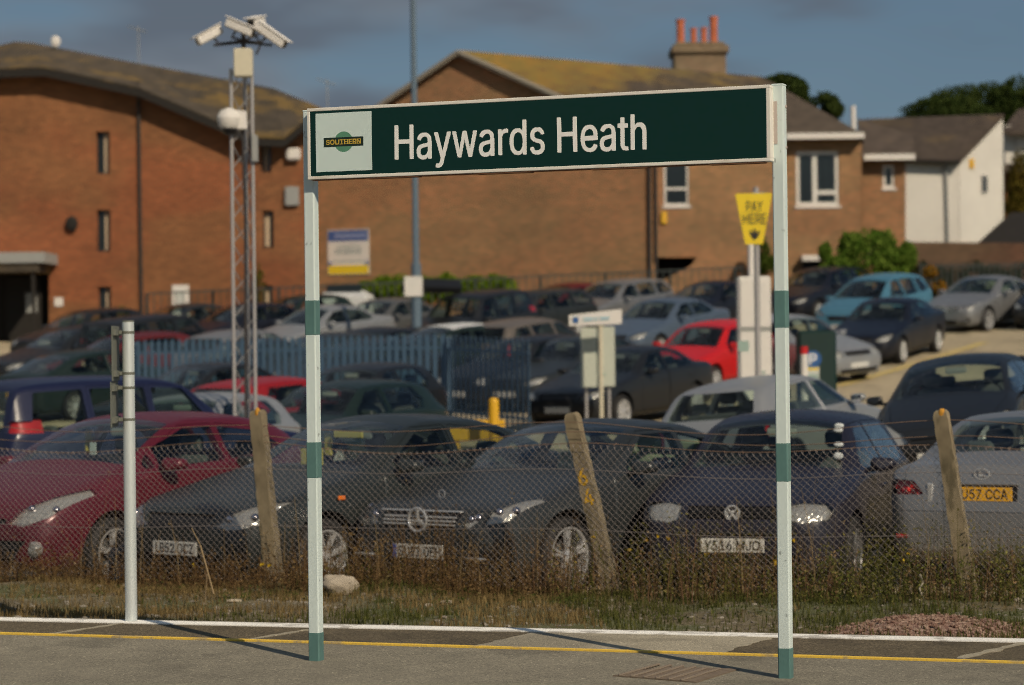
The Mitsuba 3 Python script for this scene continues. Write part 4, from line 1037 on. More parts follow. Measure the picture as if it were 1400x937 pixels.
def leaves(P, N, size, cols, rng, aspect=0.55):
    """One four-cornered leaf per point, folded a little, in its own colour."""
    n = len(P); a = rng.normal(size=(n, 3)); a /= np.linalg.norm(a, axis=1, keepdims=True); a = a + N * .3
    b = np.cross(a, rng.normal(size=(n, 3))); b /= np.linalg.norm(b, axis=1, keepdims=True); a /= np.linalg.norm(a, axis=1, keepdims=True)
    s = (np.asarray(size) * rng.uniform(.6, 1.3, n))[:, None]
    V = np.stack([P - a * s, P + b * s * aspect, P + a * s, P - b * s * aspect], 1).reshape(-1, 3)
    i = np.arange(n)[:, None] * 4; F = np.vstack([i + [0, 1, 2], i + [0, 2, 3]])
    return trimesh.Trimesh(V, F, process=False), np.repeat(cols, 4, 0)


def pick(rng, n, c1, c2, jit=.25):
    t = rng.uniform(0, 1, (n, 1)); return np.clip((np.array(c1) * (1 - t) + np.array(c2) * t) * rng.uniform(1 - jit, 1 + jit, (n, 1)), 0, 1)


def foliage(center, rad, n, size, c1, c2, seed, gaps=.45, freq=1.1):
    """Leaf clumps through the volume of an uneven ellipsoid."""
    rng = np.random.default_rng(seed); P = []
    while sum(map(len, P)) < n:
        d = rng.normal(size=(4000, 3)); d /= np.linalg.norm(d, axis=1, keepdims=True); r = rng.uniform(.35, 1.0, (4000, 1)) ** .5
        lump = .72 + .55 * meshkit.fbm(d * 2.3 + seed, 3, seed)[:, None]
        q = d * r * lump * rad; w = meshkit.fbm((q + center) * freq, 3, seed + 1)
        P.append(q[w > gaps])
    P = np.vstack(P)[:n]; N = P / np.linalg.norm(P, axis=1, keepdims=True)
    return leaves(P + center, N, size, pick(rng, n, c1, c2), rng)


def tree(name, label, px, py, Z, rad, n, size, c1, c2, seed, group=None):
    c = at(px, py, Z); t = thing(name, label, 'tree', group); g = float(ground_z(c[0], c[1])) - .1; h = c[2] - g
    rng = np.random.default_rng(seed)
    limbs = [tube([[c[0], c[1], g], [c[0] + .1, c[1], g + h * .4], [c[0], c[1], c[2]]], [.35, .27, .12], 8)]
    for k in range(7):
        a = rng.uniform(0, 6.28); z0 = g + h * rng.uniform(.4, .8); limbs.append(tube([[c[0], c[1], z0], [c[0] + math.cos(a) * rad[0] * .4, c[1] + math.sin(a) * rad[1] * .4, z0 + rad[2] * .3], [c[0] + math.cos(a) * rad[0] * .8, c[1] + math.sin(a) * rad[1] * .8, z0 + rad[2] * .5]], [.12, .08, .03], 6))
    put('trunk', cat(*limbs), 'bark', t)
    m, col = foliage(c, np.array(rad), n, size, c1, c2, seed); put('crown', m, 'leaf', t, color=col)


G1, G2 = (0.030, 0.055, 0.016), (0.085, 0.115, 0.030)
for i, (px, py, Z, r) in enumerate(((1290, 172, 135, (2.6, 2.6, 1.7)), (1335, 165, 140, (3.6, 3, 2.2)), (1392, 162, 138, (2.2, 2.4, 2.2)))):
    tree('tree', ['dark green tree behind the white house roof, leftmost of three crowns', 'rounded dark green tree standing highest above the white house roof', 'dark green tree crown at the right edge behind the far house'][i], px, py, Z, r, 7000, .13, G1, G2, 20 + i)
for i, (px, py, Z, r) in enumerate(((1072, 125, 112, (1.15, 1.2, .75)), (1122, 150, 112, (1.0, 1.2, .85)))):
    tree('tree', ['dark green treetop rising behind the right verge of the brick house roof', 'dark green treetop low behind the brick house roof by the white vent pipe'][i], px, py, Z, r, 3500, .12, G1, G2, 40 + i)


def bush(name, label, parts, n, size, c1, c2, seed, cat_='bush'):
    """parts: (px, py, Z, rx, ry, rz)"""
    ms, cs = [], []
    for i, (px, py, Z, *r) in enumerate(parts):
        m, c = foliage(at(px, py, Z), np.array(r), n, size, c1, c2, seed + i, .35, 3.0); ms.append(m); cs.append(c)
    t = thing(name, label, cat_)
    P0 = at(*parts[0][:3]); g = float(ground_z(P0[0], P0[1])); stems = []
    for px, py, Z, *r in parts:
        q = at(px, py, Z); stems.append(tube([[q[0] - .1, q[1], min(g, q[2] - r[2]) - .1], [q[0], q[1], q[2]], [q[0] + r[0] * .4, q[1], q[2] + r[2] * .6]], [.035, .03, .01], 5))
    put('stem', cat(*stems), 'bark', t); put('foliage', cat(*ms), 'leaf', t, color=np.vstack(cs))


hp = [(500 + 21 * i + (i % 3) * 3, 397 - (i % 2) * 2 + (3 if i < 1 else 0), 79.5 - .1 * i, .42, .4, .40 + .06 * (i % 3)) for i in range(10)]
bush('hedge', 'bright green clipped hedge along the foot of the brown gable wall', hp, 1500, .055, (0.10, 0.19, 0.012), (0.24, 0.34, 0.04), 60, 'hedge')
bush('bush', 'large leafy green bush behind the teal people carrier', [(1185, 352, 76, .95, .8, .85), (1148, 368, 76, .6, .6, .45), (1160, 340, 76.5, .3, .3, .5), (1222, 362, 76, .5, .5, .5), (1205, 340, 76.3, .5, .5, .6), (1170, 334, 76.2, .3, .3, .35), (1240, 352, 76, .3, .3, .5), (1128, 345, 76, .18, .18, .3)], 1700, .07, (0.08, 0.17, 0.02), (0.23, 0.33, 0.06), 80)
bush('shrub', 'green shrub with upright shoots beside the white ticket totem', [(1040, 350, 77, .3, .3, .6), (1046, 362, 77, .35, .3, .4)], 900, .06, (0.05, 0.09, 0.012), (0.12, 0.16, 0.03), 90, 'shrub')
bush('shrub', 'brownish shrub hanging beside the orange brick house at the right edge', [(1398, 250, 108, .7, .7, 1.5), (1392, 285, 108, .6, .6, .9)], 1500, .09, (0.09, 0.08, 0.015), (0.20, 0.15, 0.03), 95, 'shrub')
bush('shrub', 'small green shrub at the foot of the orange brick wall', [(168, 434, 77, .35, .3, .35)], 500, .05, (0.06, 0.10, 0.012), (0.12, 0.16, 0.03), 97, 'shrub')
bush('shrub', 'yellow green climbing shrub on the wall behind the camera mast', [(355, 400, 77.6, .2, .2, .9)], 500, .05, (0.10, 0.11, 0.015), (0.20, 0.18, 0.04), 98, 'shrub')
bush('hedge', 'low green hedge at the foot of the orange brick wall by the porch', [(95 + 22 * i, 449, 76.6, .4, .35, .32) for i in range(4)], 900, .05, (0.03, 0.06, 0.012), (0.08, 0.12, 0.03), 99, 'hedge')
bush('hedge', 'dark green overgrown hedge just behind the dark railings at the right', [(1262 + 24 * i, 384 + (i % 3) * 4, 77.6, .5, .4, .62) for i in range(7)], 900, .06, (0.015, 0.030, 0.015), (0.05, 0.07, 0.03), 140, 'hedge')
for i, (px, py) in enumerate(((1272, 372), (1284, 392), (1392, 394))):
    bush('flower_bed', ['orange flowering plant in front of the dark railings, leftmost', 'orange flowering plant low against the dark railings beside the silver roadster', 'orange flowering plant against the dark railings near the right edge'][i], [(px, py, 75.8, .22, .2, .2)], 260, .05, (0.10, 0.11, 0.02), (0.55, 0.25, 0.03), 120 + i, 'plant')


# ------------------------------------------------------------------ the strip of rough grass
FP = [on_z(375, 795, -.13), on_z(836, 803, -.13), on_z(1326, 817, -.135)]
fd = (FP[2] - FP[0])[:2]; fl = np.linalg.norm(fd); fd /= fl; fn_ = np.array([-fd[1], fd[0]])


def fence_pt(u, v=0.0):
    q = FP[0][:2] + fd * u + fn_ * v
    return np.array([q[0], q[1], float(ground_z(q[0], q[1]))])


def blades(n, xy, h, w, c1, c2, seed, lean=.5, jit=.3):
    rng = np.random.default_rng(seed); P = np.column_stack([xy, rough_z(xy[:, 0], xy[:, 1]) - .005]); n = len(P)
    a = rng.uniform(0, 6.28, n); d = np.column_stack([np.cos(a), np.sin(a), np.zeros(n)]); side = np.column_stack([-np.sin(a), np.cos(a), np.zeros(n)])
    H = (h * rng.uniform(.4, 1.4, n))[:, None]; L = rng.uniform(0, lean, (n, 1)) * H; W_ = w * rng.uniform(.6, 1.4, (n, 1))
    up = np.array([0, 0, 1.0]); m = P + d * L * .35 + up * H * .6; t = P + d * L + up * H
    V = np.stack([P - side * W_, P + side * W_, m + side * W_ * .7, m - side * W_ * .7, t], 1).reshape(-1, 3); i = np.arange(n)[:, None] * 5
    F = np.vstack([i + [0, 1, 2], i + [0, 2, 3], i + [3, 2, 4]]); return trimesh.Trimesh(V, F, process=False), np.repeat(pick(rng, n, c1, c2, jit), 5, 0)


rng = np.random.default_rng(11)
n = 46000; u = rng.uniform(-3.6, 4.2, n); v = rng.uniform(.2, 4.7, n); xy = WO + WU * u[:, None] + WV * v[:, None]
dens = meshkit.fbm(np.column_stack([xy * 1.5, np.zeros(n)]), 4, 3); keep = rng.uniform(0, 1, n) < np.clip((dens - .30) * 3.2, .12, 1) * np.where((v > .45) & (v < .95), .35, 1)
xy = xy[keep]; green = meshkit.fbm(np.column_stack([xy * 1.1, np.full(len(xy), 4.0)]), 3, 9) + .04 * xy[:, 0]
ma, ca = blades(0, xy[green <= .5], .055, .0035, (0.16, 0.115, 0.050), (0.30, 0.22, 0.10), 1); mb, cb = blades(0, xy[green > .5], .06, .0035, (0.055, 0.070, 0.018), (0.15, 0.15, 0.05), 2)
put('rough_grass', cat(ma, mb), 'blade', color=np.vstack([ca, cb]), kind='stuff', label='thin dry grass over bare soil between the platform and the wire fence')


def weeds(n, u, v, h, seed, stem, lf1, lf2, leaf=.016, nl=9, lean=.35, jit=.3):
    rng = np.random.default_rng(seed); SV, SF, SC, LP, LC = [], [], [], [], []
    uu = rng.uniform(u[0], u[1], n); vv = rng.uniform(v[0], v[1], n); q = FP[0][:2] + fd * uu[:, None] + fn_ * vv[:, None]
    clump = meshkit.fbm(np.column_stack([q * 1.6, np.full(n, seed)]), 3, seed); ok = rng.uniform(0, 1, n) < np.clip((clump - .28) * 4, .08, 1); q = q[ok]
    z = rough_z(q[:, 0], q[:, 1]); o = 0
    for k in range(len(q)):
        H = h * rng.uniform(.35, 1.25) * (.15 + 1.6 * clump[ok][k] ** 1.3); a = rng.uniform(0, 6.28); L = rng.uniform(0, lean) * H
        ts = np.linspace(0, 1, 5); pts = np.column_stack([q[k, 0] + math.cos(a) * L * ts ** 1.7, q[k, 1] + math.sin(a) * L * ts ** 1.7, z[k] - .01 + H * ts])
        w = .0032 * (1 - .7 * ts); b = rng.uniform(0, 3.14); s = np.array([math.cos(b), math.sin(b), 0])
        SV.append(np.stack([pts - s * w[:, None], pts + s * w[:, None]], 1).reshape(-1, 3))
        for i in range(4): SF += [[o + 2 * i, o + 2 * i + 1, o + 2 * i + 3], [o + 2 * i, o + 2 * i + 3, o + 2 * i + 2]]
        SC.append(np.tile(np.array(stem) * rng.uniform(.6, 1.3), (10, 1))); o += 10
        t = rng.uniform(.15, 1.0, nl); i0 = np.minimum((t * 4).astype(int), 3); f = (t * 4 - i0)[:, None]
        LP.append(pts[i0] * (1 - f) + pts[i0 + 1] * f + rng.normal(0, .018, (nl, 3)))
    LP = np.vstack(LP); cl = pick(rng, len(LP), lf1, lf2, jit); lm, lc = leaves(LP, np.tile([0, 0, 1.0], (len(LP), 1)), leaf, cl, rng, .42)
    return [trimesh.Trimesh(np.vstack(SV), SF, process=False), lm], [np.vstack(SC), lc]


ms, cs = [], []
for args in ((1500, (-2.6, 1.9), (-.75, .65), .26, 31, (0.15, 0.09, 0.045), (0.10, 0.065, 0.03), (0.22, 0.14, 0.065), .014), (850, (.3, 2.7), (-.6, .4), .42, 32, (0.16, 0.10, 0.05), (0.14, 0.09, 0.04), (0.28, 0.19, 0.085), .012),
             (800, (2.2, 5.9), (-.65, .5), .46, 33, (0.17, 0.10, 0.06), (0.18, 0.12, 0.06), (0.34, 0.23, 0.12), .012), (200, (-2.6, 6.0), (-.5, .4), .62, 39, (0.34, 0.25, 0.13), (0.30, 0.21, 0.10), (0.42, 0.32, 0.17), .009, 12), (420, (-2.6, 6.0), (-1.5, -.5), .13, 37, (0.16, 0.11, 0.05), (0.10, 0.08, 0.03), (0.20, 0.16, 0.07), .011)):
    a, b = weeds(*args); ms += a; cs += b
put('dry_weeds', cat(*ms), 'blade', color=np.vstack(cs), kind='stuff', label='brown dead weeds growing along the foot of the wire fence')
ms, cs = [], []
for args in ((430, (2.4, 5.9), (-.65, .45), .50, 34, (0.10, 0.10, 0.03), (0.09, 0.09, 0.022), (0.26, 0.23, 0.075), .013, 14), (170, (.2, 2.6), (-.5, .4), .30, 35, (0.10, 0.09, 0.03), (0.08, 0.085, 0.02), (0.17, 0.15, 0.045), .012, 12), (260, (4.0, 6.0), (-.8, .3), .30, 36, (0.09, 0.10, 0.03), (0.08, 0.10, 0.022), (0.23, 0.23, 0.07), .014, 12),
             (240, (-2.6, 6.0), (-1.6, -.4), .07, 38, (0.08, 0.09, 0.03), (0.05, 0.075, 0.016), (0.12, 0.14, 0.04), .014, 10)):
    a, b = weeds(*args); ms += a; cs += b
put('green_weeds', cat(*ms), 'blade', color=np.vstack(cs), kind='stuff', label='green leafy weeds growing against the right half of the wire fence')
rng = np.random.default_rng(5); fl_p = [on_z(x, y, .12 + .1 * rng.random()) for x, y in ((868, 760), (1262, 740), (1138, 740), (1232, 776), (1365, 756), (440, 783), (1165, 760), (918, 770))]
fl_p = [fence_pt(rng.uniform(2.4, 5.6), rng.uniform(-.5, .2)) + [0, 0, rng.uniform(.2, .42)] for _ in range(14)] + [fence_pt(rng.uniform(-.5, 1.5), -.7) + [0, 0, rng.uniform(.08, .2)] for _ in range(4)]
m, c = leaves(np.repeat(np.array(fl_p), 6, 0) + rng.normal(0, .006, (6 * len(fl_p), 3)), np.tile([0, 0, 1.0], (6 * len(fl_p), 1)), .011, pick(rng, 6 * len(fl_p), (0.62, 0.38, 0.02), (0.75, 0.55, 0.05)), rng, .8)
put('yellow_flowers', m, 'leaf', color=c, kind='stuff', label='tiny yellow wild flowers among the weeds by the fence')
# the dead bent stalk at the left and the dead branch on the right
mat('dead_wood', principled((0.34, 0.25, 0.14), 0.9)); mat('pale_wood', principled((0.42, 0.38, 0.30), 0.9))
Zs = 17.2
whole('dead_stalk', cat(tube([at(274, 746, Zs), at(284, 782, Zs), at(292, 812, Zs)], .006, 5), tube([at(283, 786, Zs), at(280, 826, Zs + .1)], .004, 5), tube([at(274, 746, Zs), at(262, 722, Zs)], .003, 5)), 'dead_wood', 'tall bent tan dead stalk in front of the grey car bumper at left', 'dead stalk')
Zs = 16.9
whole('dead_branch', cat(tube([at(1266, 838, Zs), at(1263, 820, Zs), at(1257, 805, Zs), at(1262, 797, Zs + .05), at(1258, 786, Zs)], .007, 5), tube([at(1263, 822, Zs), at(1252, 819, Zs - .05), at(1249, 830, Zs - .1)], .006, 5)), 'pale_wood', 'small pale dead branch standing behind the pink rubble heap', 'branch')


def stone(c, r, seed, sq=(1, 1, .7), amp=.5):
    m = trimesh.creation.icosphere(3, 1.0); v = m.vertices; k = 1 + amp * (meshkit.fbm(v * 1.3 + seed, 3, seed) - .5) + .12 * (meshkit.fbm(v * 6 + seed, 2, seed) - .5)
    m.vertices = v * k[:, None] * np.array(sq) * r + c; return m


mat('pale_stone', principled(mikit.proc(lambda p, n, uv: mi.Color3f(0.46, 0.40, 0.31) * (0.5 + 0.7 * fbm(p.x * 14, p.y * 14, p.z * 18, 4))), 0.95))
mat('rubble', principled(mikit.proc(lambda p, n, uv: mix((0.17, 0.095, 0.072), (0.36, 0.26, 0.20), smoothstep(0.35, 0.75, 0.6 * fbm(p.x * 16, p.y * 16, p.z * 16, 4) + 0.4 * cell_rand(p.x * 45, p.y * 45, p.z * 45)))), 0.95))
q = on_z(464, 814, -.13); whole('boulder', stone([q[0], q[1] + .1, -.06], .128, 4, (1.0, .7, .62), .7), 'pale_stone', 'pale rounded boulder in the weeds beside the left sign post', 'boulder', smooth=True)
for i, (px, py, r, sq) in enumerate(((611, 826, .038, (1.2, .6, .6)), (320, 824, .03, (2, .7, .4)), (586, 830, .022, (1.2, .8, .7)), (1392, 828, .03, (1, .8, .5)))):
    q = on_z(px, py, -.13)
    whole('stone', stone([q[0], q[1], float(rough_z(q[0], q[1])) + r * .3], r, 20 + i, sq), 'pale_stone', ['small pale stone in the dry grass right of the boulder', 'flat pale scrap of stone in the grass near the dead stalk', 'tiny pale stone just left of the small pale stone', 'small pale stone in the grass at the right edge'][i], 'stone', smooth=True)
mu = np.linspace(-1, 1, 50); MX, MY = np.meshgrid(mu, mu); c0, c1 = on_z(1070, 868, -.12), on_z(1385, 874, -.12); cm = (c0 + c1) / 2 + np.array([WV[0], WV[1], 0]) * .55; hw = np.linalg.norm(c1 - c0) / 2
P = cm + np.outer(MX.ravel() * hw * 1.05, [WU[0], WU[1], 0]) + np.outer(MY.ravel() * .75, [WV[0], WV[1], 0])
rr = np.clip(1 - (np.abs(MX.ravel() - .12) / 1.0) ** 1.7 - (MY.ravel()) ** 2, 0, 1); P[:, 2] = rough_z(P[:, 0], P[:, 1]) - .03 + .095 * rr ** .8 + .035 * (meshkit.fbm(P * 9, 3, 3) - .5) * (rr > 0) + np.where(rr > 0, 0, -.05)
i = np.arange(49 * 50).reshape(49, 50)[:, :-1].ravel(); hm = trimesh.Trimesh(P, np.vstack([np.column_stack([i, i + 1, i + 51]), np.column_stack([i, i + 51, i + 50])]), process=False)
if hm.face_normals[:, 2].mean() < 0: hm.invert()
rb = whole('rubble_heap', hm, 'rubble', 'low heap of pinkish red rubble in the grass by the right sign post', 'rubble heap', smooth=True)
rng = np.random.default_rng(8); sel = rng.choice(np.nonzero(rr > .05)[0], 900); st = []
for k in sel:
    s_ = trimesh.creation.icosphere(1, 1.0); s_.vertices = s_.vertices * rng.uniform(.6, 1.2, (len(s_.vertices), 1)) * rng.uniform(.006, .018) * np.array([1, 1, .8]); s_.apply_translation(P[k] + rng.normal(0, .015, 3) * [1, 1, .2] + [0, 0, .006]); st.append(s_)
put('fragments', cat(*st), 'rubble', rb, kind='stuff')
mat('crumb', principled(mikit.proc(lambda p, n, uv: mix((0.10, 0.08, 0.055), (0.34, 0.31, 0.26), cell_rand(p.x * 9, p.y * 9, 4))), 0.95))
rng = np.random.default_rng(18); st = []
for k in range(700):
    q = wl(rng.uniform(-3.4, 4.0), rng.uniform(.25, 3.9)); s_ = trimesh.creation.icosphere(1, 1.0)
    s_.vertices = s_.vertices * rng.uniform(.6, 1.2, (len(s_.vertices), 1)) * rng.uniform(.006, .022) * np.array([1.3, 1, .6]); s_.apply_translation([q[0], q[1], float(rough_z(q[0], q[1])) + .002]); st.append(s_)
put('ballast_crumbs', cat(*st), 'crumb', kind='stuff', label='loose stone crumbs scattered over the bare soil')

# ------------------------------------------------------------------ chain link fence
mat('concrete_post', principled(mikit.proc(lambda p, n, uv: mix(mix((0.13, 0.105, 0.065), (0.31, 0.255, 0.165), fbm(p.x * 14, p.y * 14, p.z * 9, 4)), (0.10, 0.085, 0.05), smoothstep(0.55, 0.75, fbm(p.x * 22 + 5, p.y * 22, p.z * 5, 4)) * 0.8)), 0.95))
mat('lichen', principled((0.55, 0.27, 0.04), 0.95)); mat('wire', principled((0.28, 0.25, 0.24), 0.6, metallic=0.2)); mat('barb', principled((0.26, 0.17, 0.12), 0.7, metallic=0.2)); mat('paint_yellow', principled((0.62, 0.36, 0.02), 0.7))
fe = thing('chain_link_fence', 'sagging chain link fence on leaning concrete posts before the parked cars', 'fence')
posts = [(375, 797, 352, 561, FP[0][1]), (836, 805, 781, 565, FP[1][1]), (1326, 820, 1286, 561, FP[2][1])]
PF = []
for j, (bx, by, tx, ty, Y) in enumerate(posts):
    b, t_ = at(bx, by, Y), at(tx + .0, ty, Y - .03); ax = t_ - b; Lp = np.linalg.norm(ax); ax /= Lp
    X_ = np.array([fd[0], fd[1], 0]); X_ = X_ - ax * X_.dot(ax); X_ /= np.linalg.norm(X_); Y_ = np.cross(ax, X_); fr = rot_frame(b, X_, Y_, ax); PF.append((fr, Lp))
    body = m3.Manifold.hull_points(np.array([(sx * (.058 - .008 * s) , sy * (.058 - .008 * s), z) for z, s in ((-.3, 0), (Lp - .05, 1)) for sx in (-1, 1) for sy in (-1, 1)] + [(sx * .034, sy * .034, Lp) for sx in (-1, 1) for sy in (-1, 1)] + [(sx * .046, sy * .046, Lp - .018) for sx in (-1, 1) for sy in (-1, 1)]))
    m = M(body.refine_to_length(.035)); vv = np.array(m.vertices); m.vertices = vv + (meshkit.fbm(vv * 16 + j * 7, 4, 5) - .5)[:, None] * .016 * np.array([1, 1, .6])
    pk = put('concrete_post', placed(m, fr), 'concrete_post', fe, smooth=35, label=['concrete post leaning left, left of the left sign post', 'concrete post leaning left with yellow stencilled 64', 'concrete post leaning left in front of the silver saloon'][j])
    if j != 1: put('lichen', placed(cat(stone([.012, -.028, Lp - .02], .03, 3 + j, (.8, .8, 1.2))), fr), 'lichen', pk, True)
    else:
        for s_, z, x in (('6', .80, -.006), ('4', .645, .004)):
            tm = text(s_, .118, .072, .002, True); put('stencil', placed(tm, fr @ rot_frame([x, -.0565, z], [1, 0, .0], [0, 0, 1], [0, -1, 0])), 'paint_yellow', pk)
for uu in (-2.75, fl + 2.75):
    b = fence_pt(uu); fr = rot_frame(b, np.array([fd[0], fd[1], 0]), np.array([fn_[0], fn_[1], 0]), [0, 0, 1])
    put('concrete_post', placed(M(bevel_box(-.055, .055, -.055, .055, -.3, 1.28, .012)), fr), 'concrete_post', fe)
U0, U1, MH, PW, PH = -2.7, fl + 2.7, 1.01, .052, .054


def mesh_pt(u, h):
    sag = .018 * math.sin(u * 1.9) + .02 * math.sin(u * .9 + 2); top = .03 * math.cos(u * 2.3 + .6) * h / MH
    lean = -.03 + .02 * math.sin(u * 1.3)
    q = FP[0][:2] + fd * (u + .012 * math.sin(h * 7 + u * 2) - .10 * (h - .2)) + fn_ * (-.062 + sag * math.sin(math.pi * h / MH) + lean * h)
    return np.array([q[0], q[1], float(_g(18.0)) + .005 + h + top])


strands = []
def ribbon(pts, r):
    P = np.asarray(pts); a = np.array([fn_[0], fn_[1], 0]); t = np.gradient(P, axis=0); b = np.cross(t, a); b /= np.linalg.norm(b, axis=1, keepdims=True)
    V = np.stack([P + a * r, P + b * r, P - a * r, P - b * r], 1).reshape(-1, 3); F = []
    for i in range(len(P) - 1):
        for j in range(4): A, B = i * 4 + j, i * 4 + (j + 1) % 4; F += [[A, B, B + 4], [A, B + 4, A + 4]]
    return trimesh.Trimesh(V, F, process=False)
k = 0; run = MH / PH * PW
u = U0 - run
while u < U1 + run:
    for s_ in (1, -1):
        us_ = np.linspace(0, run, 11); pts = [(u + s_ * w if s_ > 0 else u + run - w, w / run * MH) for w in us_]; pts = [mesh_pt(a, h) + np.array([fn_[0], fn_[1], 0]) * s_ * .0022 for a, h in pts if U0 <= a <= U1]
        if len(pts) > 1: strands.append(ribbon(pts, .0012))
    for dx in (-.008, .008): strands.append(ribbon([mesh_pt(np.clip(u, U0, U1), MH - .003), mesh_pt(np.clip(u, U0, U1) + dx, MH + .022)], .0016))
    u += PW
put('wire_mesh', cat(*strands), 'wire', fe, kind='stuff')
for h in (.42, .85): put('straining_wire', ribbon([mesh_pt(u, h + .012 * math.sin(u * 1.1)) + np.array([fn_[0], fn_[1], 0]) * -.004 for u in np.linspace(U0, U1, 60)], .0022), 'wire', fe)
rngb = random.Random(9)
for h, amp in ((MH + .035, .012), (MH + .10, .02), (MH + .185, .015)):
    pts = [mesh_pt(u, MH) + [0, 0, h - MH + amp * math.sin(u * 1.6 + h * 20) - .02 * math.sin(math.pi * ((u - U0) % 2.7) / 2.7)] for u in np.linspace(U0, U1, 80)]
    ms = [ribbon(pts, .0026)]
    if h < MH + .05:
        for p_ in pts[::1]:
            for _ in range(2):
                d = np.array([rngb.uniform(-1, 1), rngb.uniform(-1, 1), rngb.uniform(-1, 1)]) * .014; ms.append(ribbon([p_ - d, p_ + d + [.0005, 0, .0005]], .0015))
    put('barbed_wire', cat(*ms), 'barb', fe)

# ------------------------------------------------------------------ the station sign
mat('post_paint', principled(mikit.proc(lambda p, n, uv: mi.Color3f(0.66, 0.77, 0.755) * (0.90 + 0.14 * fbm(p.x * 14, p.y * 14, p.z * 2.2, 4)) * (1 - 0.45 * smoothstep(0.74, 0.82, fbm(p.x * 40 + 3, p.y * 40, p.z * 26, 3)))), 0.45, clearcoat=0.3))
mat('teal_paint', principled(mikit.proc(lambda p, n, uv: mi.Color3f(0.095, 0.20, 0.19) * (0.80 + 0.35 * fbm(p.x * 20, p.y * 20, p.z * 9, 4))), 0.45, clearcoat=0.3))
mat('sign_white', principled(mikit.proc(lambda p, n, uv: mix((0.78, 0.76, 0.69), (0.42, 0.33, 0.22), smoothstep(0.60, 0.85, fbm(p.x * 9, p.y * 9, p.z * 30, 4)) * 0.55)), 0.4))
mat('sign_green', principled((0.0045, 0.031, 0.027), 0.35, specular=0.25)); mat('letter_white', principled((0.86, 0.87, 0.84), 0.4)); mat('logo_panel', principled((0.62, 0.75, 0.72), 0.35))
mat('logo_green', principled((0.10, 0.27, 0.17), 0.4)); mat('logo_dark', principled((0.012, 0.026, 0.018), 0.4)); mat('logo_gold', principled((0.62, 0.42, 0.06), 0.4)); mat('bracket', principled((0.48, 0.42, 0.38), 0.5)); mat('rust_shade', principled((0.16, 0.075, 0.04), 0.9))
sn = thing('station_sign', 'long dark green station name board on two pale green banded posts', 'sign')
SL, SR = on_z(432.5, 903), on_z(1074.5, 927); SX = (SR - SL) / np.linalg.norm(SR - SL); SN = np.array([SX[1], -SX[0], 0]); S0 = (SL + SR) / 2; SB = np.linalg.norm(SR - SL)
SF = rot_frame(S0, SX, [0, 0, 1], SN)                        # x along the board, y up, z to the front
for j, x in enumerate((-SB / 2, SB / 2)):
    h = 2.895 if j == 0 else 2.905
    k = put('post', placed(M(bevel_box(x - .0305, x + .0305, -.02, h, -.0305, .0305, .006)), SF), 'post_paint', sn)
    for z0, z1 in ((0, .152), (.957, 1.155), (1.71, 1.902)): put('band', placed(M(bevel_box(x - .0318, x + .0318, z0 + (.001 if z0 else -.015), z1, -.0318, .0318, .006)), SF), 'teal_paint', k)
    put('cap', placed(M(bevel_box(x - .031, x + .031, h - .004, h + .006, -.031, .031, .003)), SF), 'post_paint', k)
    for y in (2.60, 2.80): put('rivet', placed(M(m3.Manifold.sphere(.008, 12).translate([x + .031, y, .012 - .02 * j])), SF), 'bracket', k, True)
BW, B0z, B1z, zf = 2.505, 2.528, 2.902, .092
bx0, bx1 = -BW / 2 + .003, BW / 2 + .003
put('board_back', placed(M(box(bx0 + .004, bx1 - .004, B0z + .004, B1z - .004, zf - .055, zf - .008)), SF), 'bracket', sn)
fw = .0175
frp = [box(bx0, bx1, B1z - fw, B1z, zf - .06, zf), box(bx0, bx1, B0z, B0z + fw, zf - .06, zf), box(bx0, bx0 + fw, B0z + fw, B1z - fw, zf - .06, zf), box(bx1 - fw * 1.25, bx1, B0z + fw, B1z - fw, zf - .06, zf)]
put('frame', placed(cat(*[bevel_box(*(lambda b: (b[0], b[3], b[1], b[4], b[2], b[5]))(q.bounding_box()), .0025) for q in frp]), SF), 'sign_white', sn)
put('panel', placed(M(box(bx0 + fw + .0005, bx1 - fw * 1.25 - .0005, B0z + fw + .0005, B1z - fw - .0005, zf - .05, zf - .003)), SF), 'sign_green', sn)
put('underside_edge', placed(cat(*[bevel_box(bx0 + .02 + i * .31, bx0 + .02 + i * .31 + (.30 if i < 7 else .28), B0z - .004 - .003 * (i % 2), B0z - .0005, zf - .055, zf - .006, .001) for i in range(8)]), SF), 'rust_shade', sn)  # board underside: its shade painted as dark brown strips, with rust dribbles


def sxy(x, y):
    q = on_plane(x, y, S0 + SN * (zf - .003), SN) - S0; return float(q @ SX), float(q[2])


lx0, lz0 = sxy(540, 218.5); lx1, _ = sxy(884, 200); _, lz1 = sxy(540, 172)
tm = text('Haywards Heath', lz1 - lz0, lx1 - lx0 - .004, .002); put('lettering', cat(*[placed(tm, SF @ rot_frame([(lx0 + lx1) / 2 + dx, lz0 + dy, zf - .0028 + dz], [1, 0, 0], [0, 1, 0], [0, 0, 1])) for dx, dy, dz in ((-.0024, .0006, 0), (.0024, -.0006, .0003), (0, .0014, .0006))]), 'letter_white', sn)
a, b = sxy(432.5, 237), sxy(508, 160); pw = b[0] - a[0]
lg = put('logo', placed(M(box(a[0], b[0], B0z + .038, B1z - .030, zf - .0028, zf - .0012)), SF), 'logo_panel', sn); lc = ((a[0] + b[0]) / 2, (B0z + B1z) / 2 + .004)
disc = trimesh.creation.cylinder(.0535, .001, sections=48); put('roundel', placed(disc, SF @ rot_frame([lc[0], lc[1], zf - .0004], [1, 0, 0], [0, 1, 0], [0, 0, 1])), 'logo_green', lg)
put('bar', placed(M(box(lc[0] - .113, lc[0] + .113, lc[1] - .024, lc[1] + .024, zf + .0004, zf + .0014)), SF), 'logo_dark', lg)
